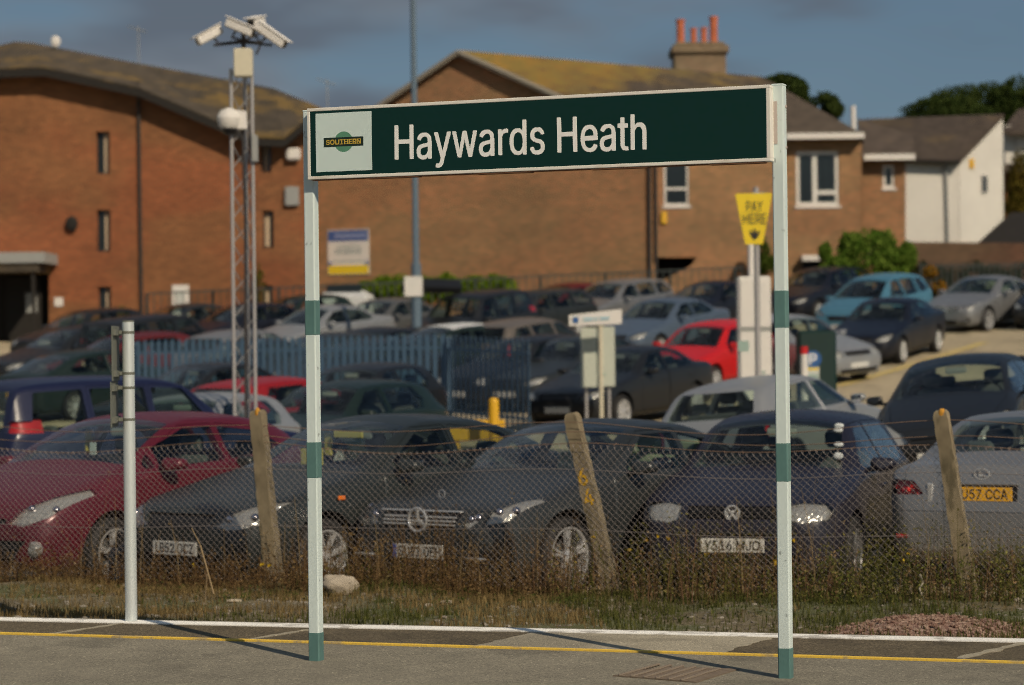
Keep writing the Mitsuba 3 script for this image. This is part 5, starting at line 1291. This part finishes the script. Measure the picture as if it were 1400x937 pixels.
tm = text('SOUTHERN', .024, .200, .001, True); put('lettering', placed(tm, SF @ rot_frame([lc[0], lc[1] - .012, zf + .0016], [1, 0, 0], [0, 1, 0], [0, 0, 1])), 'logo_gold', lg)
put('serifs', placed(cat(*[bevel_box(lc[0] - .1 + .2 * (i + .5) / 8 - .010, lc[0] - .1 + .2 * (i + .5) / 8 + .010, lc[1] + y - .0013, lc[1] + y + .0013, zf + .0016, zf + .0026, .0003) for i in (2, 3, 4, 5, 6, 7) for y in ((-.0115,) if i in (2, 3) else (-.0115, .0115))]), SF), 'logo_gold', lg)
for x, s_ in ((-SB / 2, -1), (SB / 2, 1)):
    put('bracket', placed(M(bevel_box(x - .055 if s_ > 0 else x + .0, x + .0 if s_ > 0 else x + .055, 2.615, 2.825, .0325, .036, .001)), SF), 'bracket', sn)
    k = sn
    put('bracket_bolt', placed(cat(*[m3.Manifold.sphere(.0065, 10).translate([x - s_ * .045, y, .037]) for y in (2.63, 2.81)]), SF), 'dark_pipe', sn, True)

# steel pole with two signs seen edge on
mat('galvanised', principled((0.66, 0.72, 0.72), 0.40, metallic=0.30, specular=0.7)); mat('sign_back', principled((0.16, 0.17, 0.145), 0.6, metallic=0.2))
pb = on_z(179.5, 851); sp = thing('sign_pole', 'bare galvanised round pole carrying two sign plates seen edge on', 'pole')
pt = at(179.5, 440, pb[1]); put('pole', tube([pb - [0, 0, .2], np.array([pb[0], pb[1], pt[2]])], .0365, 28), 'galvanised', sp, 50)
put('pole_cap', tube([[pb[0], pb[1], pt[2] - .002], [pb[0], pb[1], pt[2] + .008]], .037, 24), 'sign_back', sp)
aX = np.array([math.cos(math.radians(93.5)), math.sin(math.radians(93.5)), 0]); aN = np.array([-aX[1], aX[0], 0])
for y0, y1, off in ((446, 521, .075), (521.5, 584, .085)):
    za, zb_ = at(160, y1, pb[1])[2], at(160, y0, pb[1])[2]; fr = rot_frame([pb[0], pb[1], 0], aX, [0, 0, 1], np.cross(aX, [0, 0, 1])); sd = -1 if np.cross(aX, [0, 0, 1])[0] > 0 else 1
    k = put('sign_plate', placed(M(bevel_box(-.22, .22, za, zb_, *sorted((sd * off, sd * (off + .006))), .002)), fr), 'sign_back', sp)
    for zc in (za + .045, zb_ - .04):
        put('clamp', placed(cat(box(-.18, .18, zc - .018, zc + .018, *sorted((sd * (off - .018), sd * (off - .0005)))), bevel_box(-.012, .012, zc - .012, zc + .012, *sorted((sd * .03, sd * (off - .0185))), .003)), fr), 'sign_back', sp)
        put('clamp_band', tube([[pb[0], pb[1], zc - .008], [pb[0], pb[1], zc + .008]], .039, 24), 'sign_back', sp)

# ------------------------------------------------------------------ camera mast
mat('mast_steel', principled((0.42, 0.41, 0.41), 0.5, metallic=0.4)); mat('cream', principled((0.62, 0.58, 0.44), 0.5)); mat('dark_lens', principled((0.01, 0.01, 0.012), 0.1))
cm_ = thing('camera_mast', 'lattice steel mast topped with white security cameras', 'camera mast'); Zm = 32.0
c = at(333, 300, Zm); cx_, zb0 = c[0], float(ground_z(c[0], Zm)) - .02; zt_ = at(333, 95, Zm)[2]; s_ = .135
legs = [np.array([cx_ - s_, Zm - .08]), np.array([cx_ + s_, Zm - .08]), np.array([cx_ + .02, Zm + .16])]
for l in legs: put('leg', tube([[l[0], l[1], zb0], [l[0], l[1], zt_]], .024, 10), 'mast_steel', cm_, 50)
br = []
z = zb0 + .2
while z < zt_ - .3:
    for a, b in ((0, 1), (1, 2), (2, 0)): br.append(tube([[*legs[a], z], [*legs[b], z + .32]], .008, 5))
    z += .32
put('lattice', cat(*br), 'mast_steel', cm_)
put('cable', tube([[cx_ + .05, Zm - .1, at(0, 150, Zm)[2]], [cx_ + .01, Zm - .1, at(0, 190, Zm)[2]], [cx_ + .03, Zm - .09, at(0, 300, Zm)[2]], [cx_ + .0, Zm - .09, zb0]], .018, 6), 'dark_pipe', cm_, True)


def pxbox(x0, y0, x1, y1, Y, d, b=.01):
    a, c_ = at(x0, y1, Y), at(x1, y0, Y); return M(bevel_box(a[0], c_[0], Y - d / 2, Y + d / 2, a[2], c_[2], b))


put('junction_box', pxbox(320.5, 67, 345, 106, Zm - .12, .2, .015), 'cream', cm_)
put('head_frame', cat(tube([at(333, 70, Zm), at(333, 40, Zm)], .03, 8), tube([at(292, 62, Zm), at(333, 58, Zm), at(372, 62, Zm)], .018, 6), tube([at(350, 75, Zm), at(357, 60, Zm), at(348, 48, Zm)], .015, 6)), 'dark_pipe', cm_, 40)
for x0, y0, x1, y1, dy in ((270, 58, 303, 40, -.1), (346, 46, 310, 31, -.28), (389, 62, 352, 36, -.15), (343, 33, 357, 30, .2)):
    a, b = at(x0, y0, Zm + dy), at(x1, y1, Zm + dy + (.1 if x0 != 343 else .3)); d = a - b; Lc = np.linalg.norm(d); d /= Lc; yy = np.cross([0, 0, 1], d); yy /= np.linalg.norm(yy); zz = np.cross(d, yy); fr = rot_frame(b, d, yy, zz)
    k = put('security_camera', placed(M(bevel_box(0, Lc, -.07, .07, -.055, .065, .02)), fr), 'white_paint', cm_)
    put('sunshield', placed(M(bevel_box(-.02, Lc + .05, -.085, .085, .068, .082, .004)), fr), 'white_paint', k); put('lens', placed(M(bevel_box(Lc + .0005, Lc + .012, -.045, .045, -.035, .04, .003)), fr), 'dark_lens', k)
    put('mount', tube([b + d * Lc * .4 - zz * .05, b + d * Lc * .35 - zz * .15, at(333, 56, Zm)], .016, 6), 'dark_pipe', k)
dm = at(313, 165, Zm - .18)
k = put('dome_camera', placed(lathe([(0, -.14), (.08, -.125), (.13, -.07), (.155, .02), (.15, .06), (.10, .13), (.03, .16), (0, .16)], 24), rot_frame(dm, [1, 0, 0], [0, 1, 0], [0, 0, 1])), 'white_paint', cm_, 40); put('dome', M(m3.Manifold.sphere(.10, 20).scale([1, 1, .8]).translate(dm - [0, 0, .11])), 'dark_lens', k, True)
put('dome_bracket', pxbox(324, 152, 337, 178, Zm - .14, .14, .015), 'white_paint', cm_)
put('cabinet', pxbox(344.5, 185, 352, 222, Zm - .1, .14, .01), 'grey_paint', cm_)

# lamp post and its notice
mat('lamp_blue', principled((0.11, 0.165, 0.22), 0.55)); Zl = 62.0
lp = thing('lamp_post', 'tall slim blue grey lamp post rising past the roofs', 'lamp post'); l0 = at(570, 470, Zl); l0[2] = float(ground_z(l0[0], Zl)); l1 = np.array([l0[0], Zl, l0[2] + 12.5])
put('column', tube([l0, [l0[0], Zl, l0[2] + 2.6], [l0[0], Zl, l0[2] + 2.62], l1], [.125, .125, .085, .06], 16), 'lamp_blue', lp, 40)
put('arm', tube([l1 - [0, 0, .05], l1 + [.4, 0, .2], l1 + [1.2, 0, .28]], .04, 8), 'lamp_blue', lp, True); put('lantern', M(bevel_box(l1[0] + 1.1, l1[0] + 1.8, Zl - .15, Zl + .15, l1[2] + .22, l1[2] + .36, .05)), 'grey_paint', lp)
ns = whole('pole_notice', pxbox(553, 378, 577.5, 405.5, Zl - .16, .012, .003), 'white_paint', 'small square white notice strapped to the blue lamp post', 'notice')
put('print', cat(*[pxbox(556.5, y, 556.5 + w, y + 1.1, Zl - .1675, .002, .0005) for y, w in ((383, 17), (386.5, 14), (390, 17), (393.5, 12), (397, 16))]), 'panel_grey', ns)
put('strap', tube([[l0[0], Zl, at(565, 392, Zl)[2] - .02], [l0[0], Zl, at(565, 392, Zl)[2] + .02]], .14, 14), 'grey_paint', ns)

# pay sign, totem, ticket machine
mat('sign_yellow', principled((0.78, 0.58, 0.02), 0.45)); Zp = 36.0
ps = thing('pay_sign', 'yellow tapered PAY HERE sign on a grey pole', 'sign'); p0 = at(1036.5, 520, Zp); zg = float(ground_z(p0[0], Zp))
put('pole', tube([[p0[0], Zp, zg - .1], [p0[0], Zp, at(1035, 262, Zp)[2] + .06]], .043, 14), 'mast_steel', ps, 50)
a = [at(x, y, Zp - .07) for x, y in ((1005, 265), (1056, 264), (1043, 334), (1019, 334.5))]
g = sg.Polygon([(q[0], q[2]) for q in a]).buffer(-.02).buffer(.02); m = trimesh.creation.extrude_polygon(g, .012, engine='earcut'); v = np.asarray(m.vertices); m.vertices = np.column_stack([v[:, 0], Zp - .055 - v[:, 2], v[:, 1]]); pn = put('panel', m, 'sign_yellow', ps)
for s_, y, h, w in (('PAY', 289.5, 14, 23), ('HERE', 306.5, 14, 32)):
    q = at(1031.5, y, Zp - .068); put('lettering', placed(text(s_, h * Zp / FPX, w * Zp / FPX, .003, True), rot_frame(q, [1, 0, 0], [0, 0, 1], [0, -1, 0])), 'ink', pn)
q = at(1031.5, 321, Zp - .068); u_ = Zp / FPX
ar = sg.Polygon([(-7, 7), (-2, 2), (-2, 8), (2, 8), (2, 2), (7, 7), (7, 1), (4.5, -2), (6, -2), (0, -8), (-6, -2), (-4.5, -2), (-7, 1)]); m = trimesh.creation.extrude_polygon(ar, .003 / u_, engine='earcut'); m.apply_scale(u_); put('arrow', placed(m, rot_frame(q, [1, 0, 0], [0, 0, 1], [0, -1, 0])), 'ink', pn)
put('clamp', pxbox(1028, 263, 1046, 267, Zp - .03, .05, .004), 'grey_paint', ps)
Zt = 38.0; tt = thing('totem', 'tall white information cabinet standing behind the grey pay sign pole', 'cabinet'); b = at(1028, 400, Zt); zg = float(ground_z(b[0], Zt))
x0, x1, zt2 = at(1004.5, 0, Zt)[0], at(1049, 0, Zt)[0], at(1028, 378, Zt)[2]
put('body', M(bevel_box(x0, x1, Zt, Zt + .35, zg - .05, zt2, .03)), 'white_paint', tt); put('door', M(bevel_box(x0 + .03, x1 - .03, Zt - .012, Zt - .002, at(1028, 449, Zt)[2] + .02, zt2 - .06, .004)), 'white_paint', tt); put('door', M(bevel_box(x0 + .03, x1 - .03, Zt - .012, Zt - .002, zg + .1, at(1028, 452, Zt)[2] - .02, .004)), 'white_paint', tt)
put('seam', M(box(x0 + .002, x1 - .002, Zt - .006, Zt - .001, at(1028, 452, Zt)[2] - .018, at(1028, 449, Zt)[2] + .018)), 'grey_paint', tt)
put('sticker', pxbox(1009, 466, 1024, 481, Zt - .015, .004, .001), 'panel_green', tt); put('lock', pxbox(1042, 507, 1046, 512, Zt - .018, .008, .002), 'panel_green', tt)
put('pole', tube([[at(1023, 0, Zt + .5)[0], Zt + .5, zt2 - .3], [at(1022.5, 0, Zt + .5)[0], Zt + .5, at(1022, 332, Zt + .5)[2]]], .055, 12), 'white_paint', tt, 50)
mat('machine_green', principled((0.008, 0.030, 0.026), 0.45)); mat('sign_blue', principled((0.025, 0.10, 0.30), 0.45)); Zk = 41.0
tk = thing('ticket_machine', 'dark green ticket machine with a round blue P sign', 'ticket machine'); kx = at(1112, 0, Zk)[0]; zg = float(ground_z(kx, Zk)); w = 26 * Zk / FPX
put('body', M(bevel_box(kx - w, kx + w, Zk, Zk + .45, zg - .05, at(1112, 452, Zk)[2], .04)), 'machine_green', tk); pc = at(1111.5, 491, Zk - .02)
put('disc', placed(trimesh.creation.cylinder(11.5 * Zk / FPX, .02, sections=32), rot_frame(pc, [1, 0, 0], [0, 0, 1], [0, -1, 0])), 'sign_blue', tk); put('letter', placed(text('P', 14 * Zk / FPX, None, .004, True), rot_frame(pc + [0, -.012, -7 * Zk / FPX], [1, 0, 0], [0, 0, 1], [0, -1, 0])), 'letter_white', tk)
put('tariff', pxbox(1102, 502, 1120, 524, Zk - .02, .01, .002), 'panel_grey', tk); put('tariff_header', pxbox(1103, 503, 1119, 506.5, Zk - .027, .003, .0005), 'sign_yellow', tk); put('tariff_footer', pxbox(1103, 512, 1119, 521, Zk - .027, .003, .0005), 'panel_green', tk)
lb_ = thing('litter_bin', 'small white bin with a red top beside the ticket machine', 'bin'); bx_ = at(1089, 0, Zk + .3); zg = float(ground_z(bx_[0], bx_[1])); zt3 = at(1094, 474, Zk + .3)[2]
put('drum', tube([[bx_[0] - .02, bx_[1] - .6, zg], [bx_[0] - .02, bx_[1] - .6, zt3 - .13]], .06, 16), 'white_paint', lb_, 50); put('lid', tube([[bx_[0] - .02, bx_[1] - .6, zt3 - .129], [bx_[0] - .02, bx_[1] - .6, zt3]], .065, 16), 'bright_red', lb_, 50)

# car park board on a thin pole, with a white cabinet behind
Zc = 43.0; cb_ = thing('direction_board', 'slim white direction board with blue print on a thin pale pole', 'sign'); b = at(822, 540, Zc); zg = float(ground_z(b[0], Zc))
put('pole', tube([[b[0], Zc, zg - .1], [b[0], Zc, at(820, 437, Zc)[2]]], .038, 12), 'cream', cb_, 50); a = [at(778, 446, Zc), at(850, 443, Zc), at(850, 423, Zc), at(778, 431, Zc)]
bd = put('board', vertical_panel([q + [0, -.06, 0] for q in a], .035), 'white_paint', cb_); X_ = a[1] - a[0]; X_ /= np.linalg.norm(X_)
for x, w_, h in ((783, 8, 8), (797, 14, 5), (813, 4, 5), (820, 13, 5)):
    q = at(x, 438 - (x - 780) * .06, Zc - .075); put('print', placed(M(bevel_box(0, w_ * Zc / FPX, -h / 2 * Zc / FPX, h / 2 * Zc / FPX, 0, .004, .001)), rot_frame(q, X_, [0, 0, 1], [0, -1, 0])), 'sign_blue' if x == 783 else 'blue_print', bd)
mat('blue_print', principled((0.36, 0.52, 0.60), 0.5)); mat('pale_green', principled((0.50, 0.54, 0.46), 0.55))
pcab = thing('noticeboard', 'pale green twin panel noticeboard behind the thin pole', 'noticeboard'); Zn = 43.6
put('panel', pxbox(794.5, 448, 815, 530, Zn, .06, .01), 'pale_green', pcab); put('panel', pxbox(817.5, 447, 840, 529, Zn + .05, .06, .01), 'pale_green', pcab); put('lock', pxbox(825, 509, 828, 514, Zn + .01, .01, .002), 'panel_green', pcab)
q = at(817, 530, Zn + .12); zg = float(ground_z(q[0], q[1])); put('leg', tube([[q[0] - .2, q[1], zg - .1], [q[0] - .2, q[1], q[2] + .9]], .03, 10), 'mast_steel', pcab); put('leg', tube([[q[0] + .2, q[1], zg - .1], [q[0] + .2, q[1], q[2] + .9]], .03, 10), 'mast_steel', pcab)

# palisade fences, bollard, barrier
mat('palisade_blue', principled((0.075, 0.14, 0.22), 0.55)); mat('safety_yellow', principled((0.70, 0.40, 0.02), 0.5)); mat('railing_dark', principled((0.025, 0.035, 0.035), 0.55))


def palisade(name, label, p0, p1, hgt, step, pw, m_, rails=(.2, .85), posts_every=18, cat_='fence', base=None):
    """Every pale is a part that shares one mesh; p0, p1: (px, Z)."""
    a, b = at(p0[0], 0, p0[1])[:2], at(p1[0], 0, p1[1])[:2]; L = np.linalg.norm(b - a); d = (b - a) / L; nrm = np.array([d[1], -d[0]]); t = thing(name, label, cat_); n = int(L / step)
    zf_ = (lambda x, y: float(ground_z(x, y))) if base is None else base
    pale_ = M(m3.Manifold.hull_points(np.array([(sx * pw / 2, y, z) for sx in (-1, 1) for y in (-.004, .004) for z in (.06, hgt - .08)] + [(0, y, hgt) for y in (-.004, .004)]))); d_ = mikit.ply(pale_, 'mat_' + m_); USED_d = d_
    za, zb_ = zf_(*a), zf_(*b)
    for i in range(n + 1):
        q = a + d * (i * L / n); k = fresh(t + '__pale'); scene[k] = {**USED_d, 'to_world': T4(rot_frame([q[0] + nrm[0] * .03, q[1] + nrm[1] * .03, zf_(*q)], [d[0], d[1], 0], [-nrm[0], -nrm[1], 0], [0, 0, 1]))}
        if i % posts_every == 0: put('post', M(box(-.045, .045, -.045, .045, -.1, hgt - .05).translate([q[0] - nrm[0] * .06, q[1] - nrm[1] * .06, zf_(*q)])), m_, t)
    for r in rails:
        pts = [np.array([*(a + d * s), zf_(*(a + d * s)) + hgt * r]) for s in np.linspace(0, L, 12)]; put('rail', cat(*[M(m3.Manifold.batch_hull([m3.Manifold.cube([.03, .03, .05], True).translate(x_) for x_ in (pts[i], pts[i + 1])])) for i in range(11)]), m_, t)
    return t


palisade('palisade_fence', 'blue grey steel palisade fence across the middle of the car park', (176, 50.0), (601, 46.5), 1.80, .165, .105, 'palisade_blue')
palisade('palisade_fence', 'short blue grey palisade run ending beside the yellow bollard', (606, 46.3), (718, 43.5), 1.78, .19, .10, 'palisade_blue', posts_every=30)
palisade('palisade_fence', 'dark palisade railing behind the silver roadster at the right', (1254, 76.5), (1420, 76.5), 1.0, .16, .06, 'railing_dark', base=lambda x, y: at(1300, 402, 76.5)[2] - .0)
palisade('railing', 'dark railing on the low wall before the brick houses', (196, 75.5), (1010, 76.5), 1.0, .22, .035, 'railing_dark', rails=(.15, .93), posts_every=9, cat_='railing', base=lambda x, y: float(ground_z(x, y)) + .55)
a, b = at(190, 0, 75.7)[:2], at(1015, 0, 76.7)[:2]
whole('low_wall', M(m3.Manifold.hull_points(np.array([[p[0], p[1] + o_, z] for p, s in ((a, 0), (b, 1)) for o_ in (0, .3) for z in (float(ground_z(*p)) - .3, float(ground_z(*p)) + .56)]))), 'brick_brown', 'low brown brick wall under the dark railing', 'wall')
whole('garden_wall', wall_xz(px_poly([(1238, 420), (1238, 331), (1440, 333), (1440, 420)], 92), 92, 92.3), 'brick_shaded', 'brown brick garden wall with shadow painted into its bricks in front of the white house', 'wall')  # shadow on this wall is put into the brick colour
bo = at(675, 560, 41.0); zg = float(ground_z(bo[0], bo[1])); zt4 = at(675, 544, 41.0)[2]
whole('bollard', placed(lathe([(0.085, -.1), (0.085, zt4 - zg - .07), (0.075, zt4 - zg - .03), (.05, zt4 - zg - .006), (0, zt4 - zg)], 20), rot_frame([bo[0], bo[1], zg], [1, 0, 0], [0, 1, 0], [0, 0, 1])), 'safety_yellow', 'yellow steel bollard standing beside the blue palisade fence', 'bollard', smooth=35)
yb = thing('yellow_barrier', 'low yellow barrier panel in front of the blue palisade fence', 'barrier'); put('panel', pxbox(612, 574, 690, 603, 41.6, .05, .012), 'safety_yellow', yb)
for x in (618, 684): q = at(x, 0, 41.65); put('leg', M(box(q[0] - .04, q[0] + .04, 41.63, 41.7, float(ground_z(q[0], 41.65)) - .05, at(650, 590, 41.6)[2])), 'safety_yellow', yb)
mat('lane_yellow', principled(mikit.proc(worn_line((0.42, 0.33, 0.12), 0.8)), 0.85)); mat('box_white', principled((0.55, 0.57, 0.57), 0.5))
def lane_line(p, q, w=.12):
    pts = [on_ground(*p), on_ground(*q)]; d = (pts[1] - pts[0])[:2]; d /= np.linalg.norm(d); s = np.array([-d[1], d[0]]) * w / 2; n = 40; V = []
    for t in np.linspace(0, 1, n):
        c_ = pts[0][:2] * (1 - t) + pts[1][:2] * t
        for k in (-1, 1): V.append([*(c_ + s * k), float(ground_z(*(c_ + s * k))) + .03])
    i = np.arange(n - 1) * 2; m = trimesh.Trimesh(V, np.vstack([np.column_stack([i, i + 1, i + 3]), np.column_stack([i, i + 3, i + 2])]), process=False)
    if m.face_normals[:, 2].mean() < 0: m.invert()
    return m
def on_ground(x, y):
    """March the pixel's ray until it meets the ground."""
    d = ray(x, y); t = 20.0
    while t < 400 and (CAM + d * t)[2] > float(ground_z(*(CAM + d * t)[:2])): t += .1
    return CAM + d * t
put('bay_line', lane_line((1145, 530), (1345, 470), .3), 'lane_yellow', 'car_park')
# ------------------------------------------------------------------ the cars
kind('hatch', HATCH, plates=('Y516 MJO', None), extra=golf_front, rim_mat='dull_alloy', bulbs=False)
kind('supermini', SUPERMINI, plates=(None, None), extra=supermini_front)
kind('liftback', LIFTBACK, plates=('LB52 OCZ', None), amber=(1.02, .80))
kind('coupe', COUPE, plates=('SU11 OEH', None), blue=True, extra=coupe_front, seat='tan_seat', plate_z=(.40, .6))
kind('saloon', SALOON, plates=(None, 'OU57 CCA'), plate_z=(.42, .80), extra=saloon_back)
far = dict(fine=False, extra=None)
kind('far_hatch', HATCH, plates=('', ''), **far); kind('far_mini', SUPERMINI, plates=('', ''), **far); kind('far_saloon', SALOON, plates=('', ''), **far)
kind('far_lift', LIFTBACK, plates=('', ''), **far); kind('estate', ESTATE, plates=('', ''), **far); kind('mpv', MPV, plates=('', ''), **far); kind('suv', SUV, plates=('', ''), plate_z=(.6, .8), **far)
KIND['roadster'] = KIND['coupe']
K = KIND
FR = 'cars parked nose to the fence'
K['supermini'].place('parked_car', 'dark red hatchback nosed up to the fence at far left', -38, 20.7, 30, 'red', group=FR)
K['supermini'].also('yellow_card', M(bevel_box(2.05, 2.15, .50, .51, 1.12, 1.32, .004)), 'yellow_card'); K['supermini'].also('permit', M(bevel_box(1.52, 1.53, -.05, .02, 1.11, 1.22, .003)), 'sticker')
K['liftback'].place('parked_car', 'dark grey green car with white number plate behind the leaning post at left', 237, 20.1, 40, 'grey_green', group=FR)
K['liftback'].also('yellow_card', cat(bevel_box(1.72, 1.74, .02, .28, 1.02, 1.16, .006), bevel_box(2.15, 2.17, -.05, .30, 1.24, 1.30, .006), bevel_box(2.2, 2.23, .38, .46, 1.08, 1.28, .006)), 'yellow_card')
K['coupe'].place('parked_car', 'charcoal coupe with star badge on its grille, between the sign posts', 569, 19.75, 38, 'charcoal', group=FR)
K['hatch'].place('parked_car', 'dark navy hatchback facing the camera behind the right sign post', 998, 19.75, 18, 'navy', group=FR)
for i, (y, z) in enumerate(((.525, 1.315), (.53, 1.28), (.575, 1.165), (.60, 1.075))):
    x = float(PchipInterpolator(*np.array([(c[1], c[0]) for c in HATCH['zt'][5:8]]).T)(z + .02)); K['hatch'].also('windscreen_sticker', M(m3.Manifold.sphere(1, 24).scale([.012, .042, .022 if i < 3 else .03]).translate([x - .0, -y, z])), 'sticker', True)
K['saloon'].place('parked_car', 'silver saloon parked tail to the fence with a yellow number plate', 1338, 19.9, 208, 'silver', group=FR, ref='rear')
SB_ = 'cars parked in the rows behind'
P = lambda k, label, px, Z, psi, col, ref='front', **kw: K[k].place('parked_car', label, px, Z, psi, col, group=SB_, ref=ref, **kw)
P('suv', 'dark navy people carrier with red tail lights lit by sun at the left edge', -44, 28.6, 228, 'blue_dark', 'rear')
P('far_hatch', 'silver white hatchback seen from behind, left of the white totem base', 968, 30.5, 211, 'pale_silver', 'rear')
P('far_mini', 'black hatchback with tinted screen in front of the open lane', 1288, 28.6, 18, 'black')
P('far_saloon', 'dark car nosing in at the right edge beside the lane', 1445, 40, 25, 'black')
P('far_hatch', 'red hatchback seen from behind at the foot of the camera mast', 268, 38, 218, 'mid_red', 'rear')
P('far_saloon', 'dark saloon parked left of the red hatchback at the mast', 140, 44, 40, 'black')
P('far_hatch', 'silver hatchback mostly hidden above the red car roof', 150, 31, 20, 'pale_silver')
P('far_hatch', 'dark green hatchback parked behind the grey green car', 345, 35, 30, 'dark_green')
P('far_hatch', 'black hatchback in front of the blue palisade fence', 405, 41, 25, 'black')
P('far_saloon', 'black saloon with chrome grille beside the noticeboard', 762, 44.6, 33, 'black')
P('far_hatch', 'bright red hatchback left of the white totem', 905, 52.5, 33, 'bright_red')
P('far_hatch', 'grey hatchback facing right behind the ticket machine', 1176, 53.8, -36, 'pale_silver')
P('far_saloon', 'navy saloon with bright headlamps in front of the teal people carrier', 1170, 57.5, 27, 'deep_navy')
P('mpv', 'teal people carrier parked below the green bush', 1150, 64, 33, 'teal')
P('coupe', 'silver low roadster on the right below the dark railings', 1292, 65.5, 38, 'silver', skip=('number_plate',))
P('far_saloon', 'black car cut by the right edge beside the silver roadster', 1422, 65, 30, 'black')
P('estate', 'silver estate car with roof rails in front of the brown wall', 772, 70, 38, 'silver')
P('estate', 'beige estate car behind the short palisade run', 655, 56, 215, 'beige', 'rear')
P('far_saloon', 'blue grey saloon between the silver estate and the red hatchback', 838, 61, 35, 'blue_grey')
P('far_lift', 'dark navy liftback behind the red hatchback', 905, 68, 40, 'deep_navy')
P('estate', 'navy estate car under the dark doorway of the brick house', 1065, 72, 35, 'deep_navy')
P('suv', 'black off roader with a black roof box behind the lamp post', 575, 61.5, 32, 'black')
P('far_mini', 'white roofed hatchback just behind the blue palisade fence', 505, 55, 50, 'dark_green')
_rp = skin(K['far_mini'].outer, prism(plan(2.0, .56, 3.35, .50), 'z', 1.25, 2)); _rp.apply_translation([0, 0, .006]); K['far_mini'].also('roof_panel', _rp, 'box_white', True, 'white roof')
P('far_saloon', 'dark saloon with a bright headlamp beside the left sign post', 425, 55, 30, 'black')
P('far_hatch', 'silver hatchback seen above the palisade left of the mast', 262, 57, 215, 'silver', 'rear')
P('suv', 'black van like off roader below the orange brick wall', 128, 59, 222, 'black', 'rear')
P('far_hatch', 'red hatchback showing only its red bonnet among dark cars at left', 60, 57, 50, 'maroon')
P('far_saloon', 'dark saloon in the far row at the left edge', -10, 60, 45, 'black')
P('far_lift', 'dark liftback in the far row behind the palisade, second from the left edge', 20, 52.5, 222, 'dark_green', 'rear')
P('far_saloon', 'pale roofed saloon behind the palisade right of the mast', 352, 64, 40, 'pale_silver')
P('far_lift', 'dark liftback parked right behind the palisade at the mast', 330, 54, 45, 'charcoal')
P('estate', 'charcoal estate car in the far row between the roof box and the beige estate', 645, 66, 40, 'charcoal')
P('far_saloon', 'silver grey saloon in the far row behind the left sign post', 450, 66, 35, 'grey')
P('far_saloon', 'dark maroon saloon in front of the low wall', 690, 71, 48, 'maroon')
P('far_hatch', 'black hatchback directly behind the short palisade run', 625, 50.5, 40, 'black')
P('far_saloon', 'dark blue grey saloon behind the right end of the short palisade', 690, 49.8, 38, 'charcoal')
P('far_hatch', 'black hatchback in the farthest row below the porch', 35, 67, 40, 'black')
P('far_saloon', 'charcoal saloon in the farthest row below the orange brick wall', 160, 68, 42, 'charcoal')
P('far_lift', 'deep navy liftback in the farthest row under the tall white wall sign', 245, 66.5, 42, 'deep_navy')
P('far_hatch', 'dark green hatchback in the farthest row just right of the mast', 330, 70, 42, 'dark_green')
P('far_saloon', 'black saloon behind the palisade between mast and left sign post', 385, 51.5, 40, 'black')
P('far_saloon', 'black saloon behind the left end of the palisade', 215, 53.5, 45, 'black')
# roof loads
rbx = at(585, 410, 63.0); rz = float(ground_z(rbx[0], 63.0)) + 1.82
whole('roof_box', M(m3.Manifold.batch_hull([bevel_box(-.95, .95, -.36, .36, 0, .24, .08), bevel_box(-.75, .85, -.3, .3, .28, .34, .05)]).rotate([0, 0, 58]).translate([rbx[0] + .1, 63.4, rz])), 'black_plastic', 'black roof box carried on the black off roader', 'roof box', smooth=40)
vt = thing('van', 'pale grey van whose white roof shows behind the left sign post', 'van'); vx = at(467, 0, 74)[0]; vz = float(ground_z(vx, 74)); zt5 = at(0, 402, 74)[2]
put('body', M(m3.Manifold.batch_hull([bevel_box(vx - .72, vx + .72, 73.2, 78, vz + .3, vz + 1.3, .1), bevel_box(vx - .62, vx + .62, 73.9, 77.9, zt5 - .2, zt5, .12)])), 'box_white', vt, 30)
put('windscreen', M(bevel_box(vx - .52, vx + .52, -.01, .01, -.33, .33, .005).rotate([-25, 0, 0]).translate([0, 73.5, (vz + 1.3 + zt5 - .2) / 2])), 'pane', vt)
for sx in (-.62, .62):
    for y in (74.2, 77): put('wheel', placed(lathe([(.2, -.1), (.33, -.1), (.34, 0), (.33, .1), (.2, .1)], 24, 'y'), rot_frame([vx + sx, y, vz + .34], [0, 1, 0], [-1, 0, 0], [0, 0, 1])), 'tyre', vt, 35)
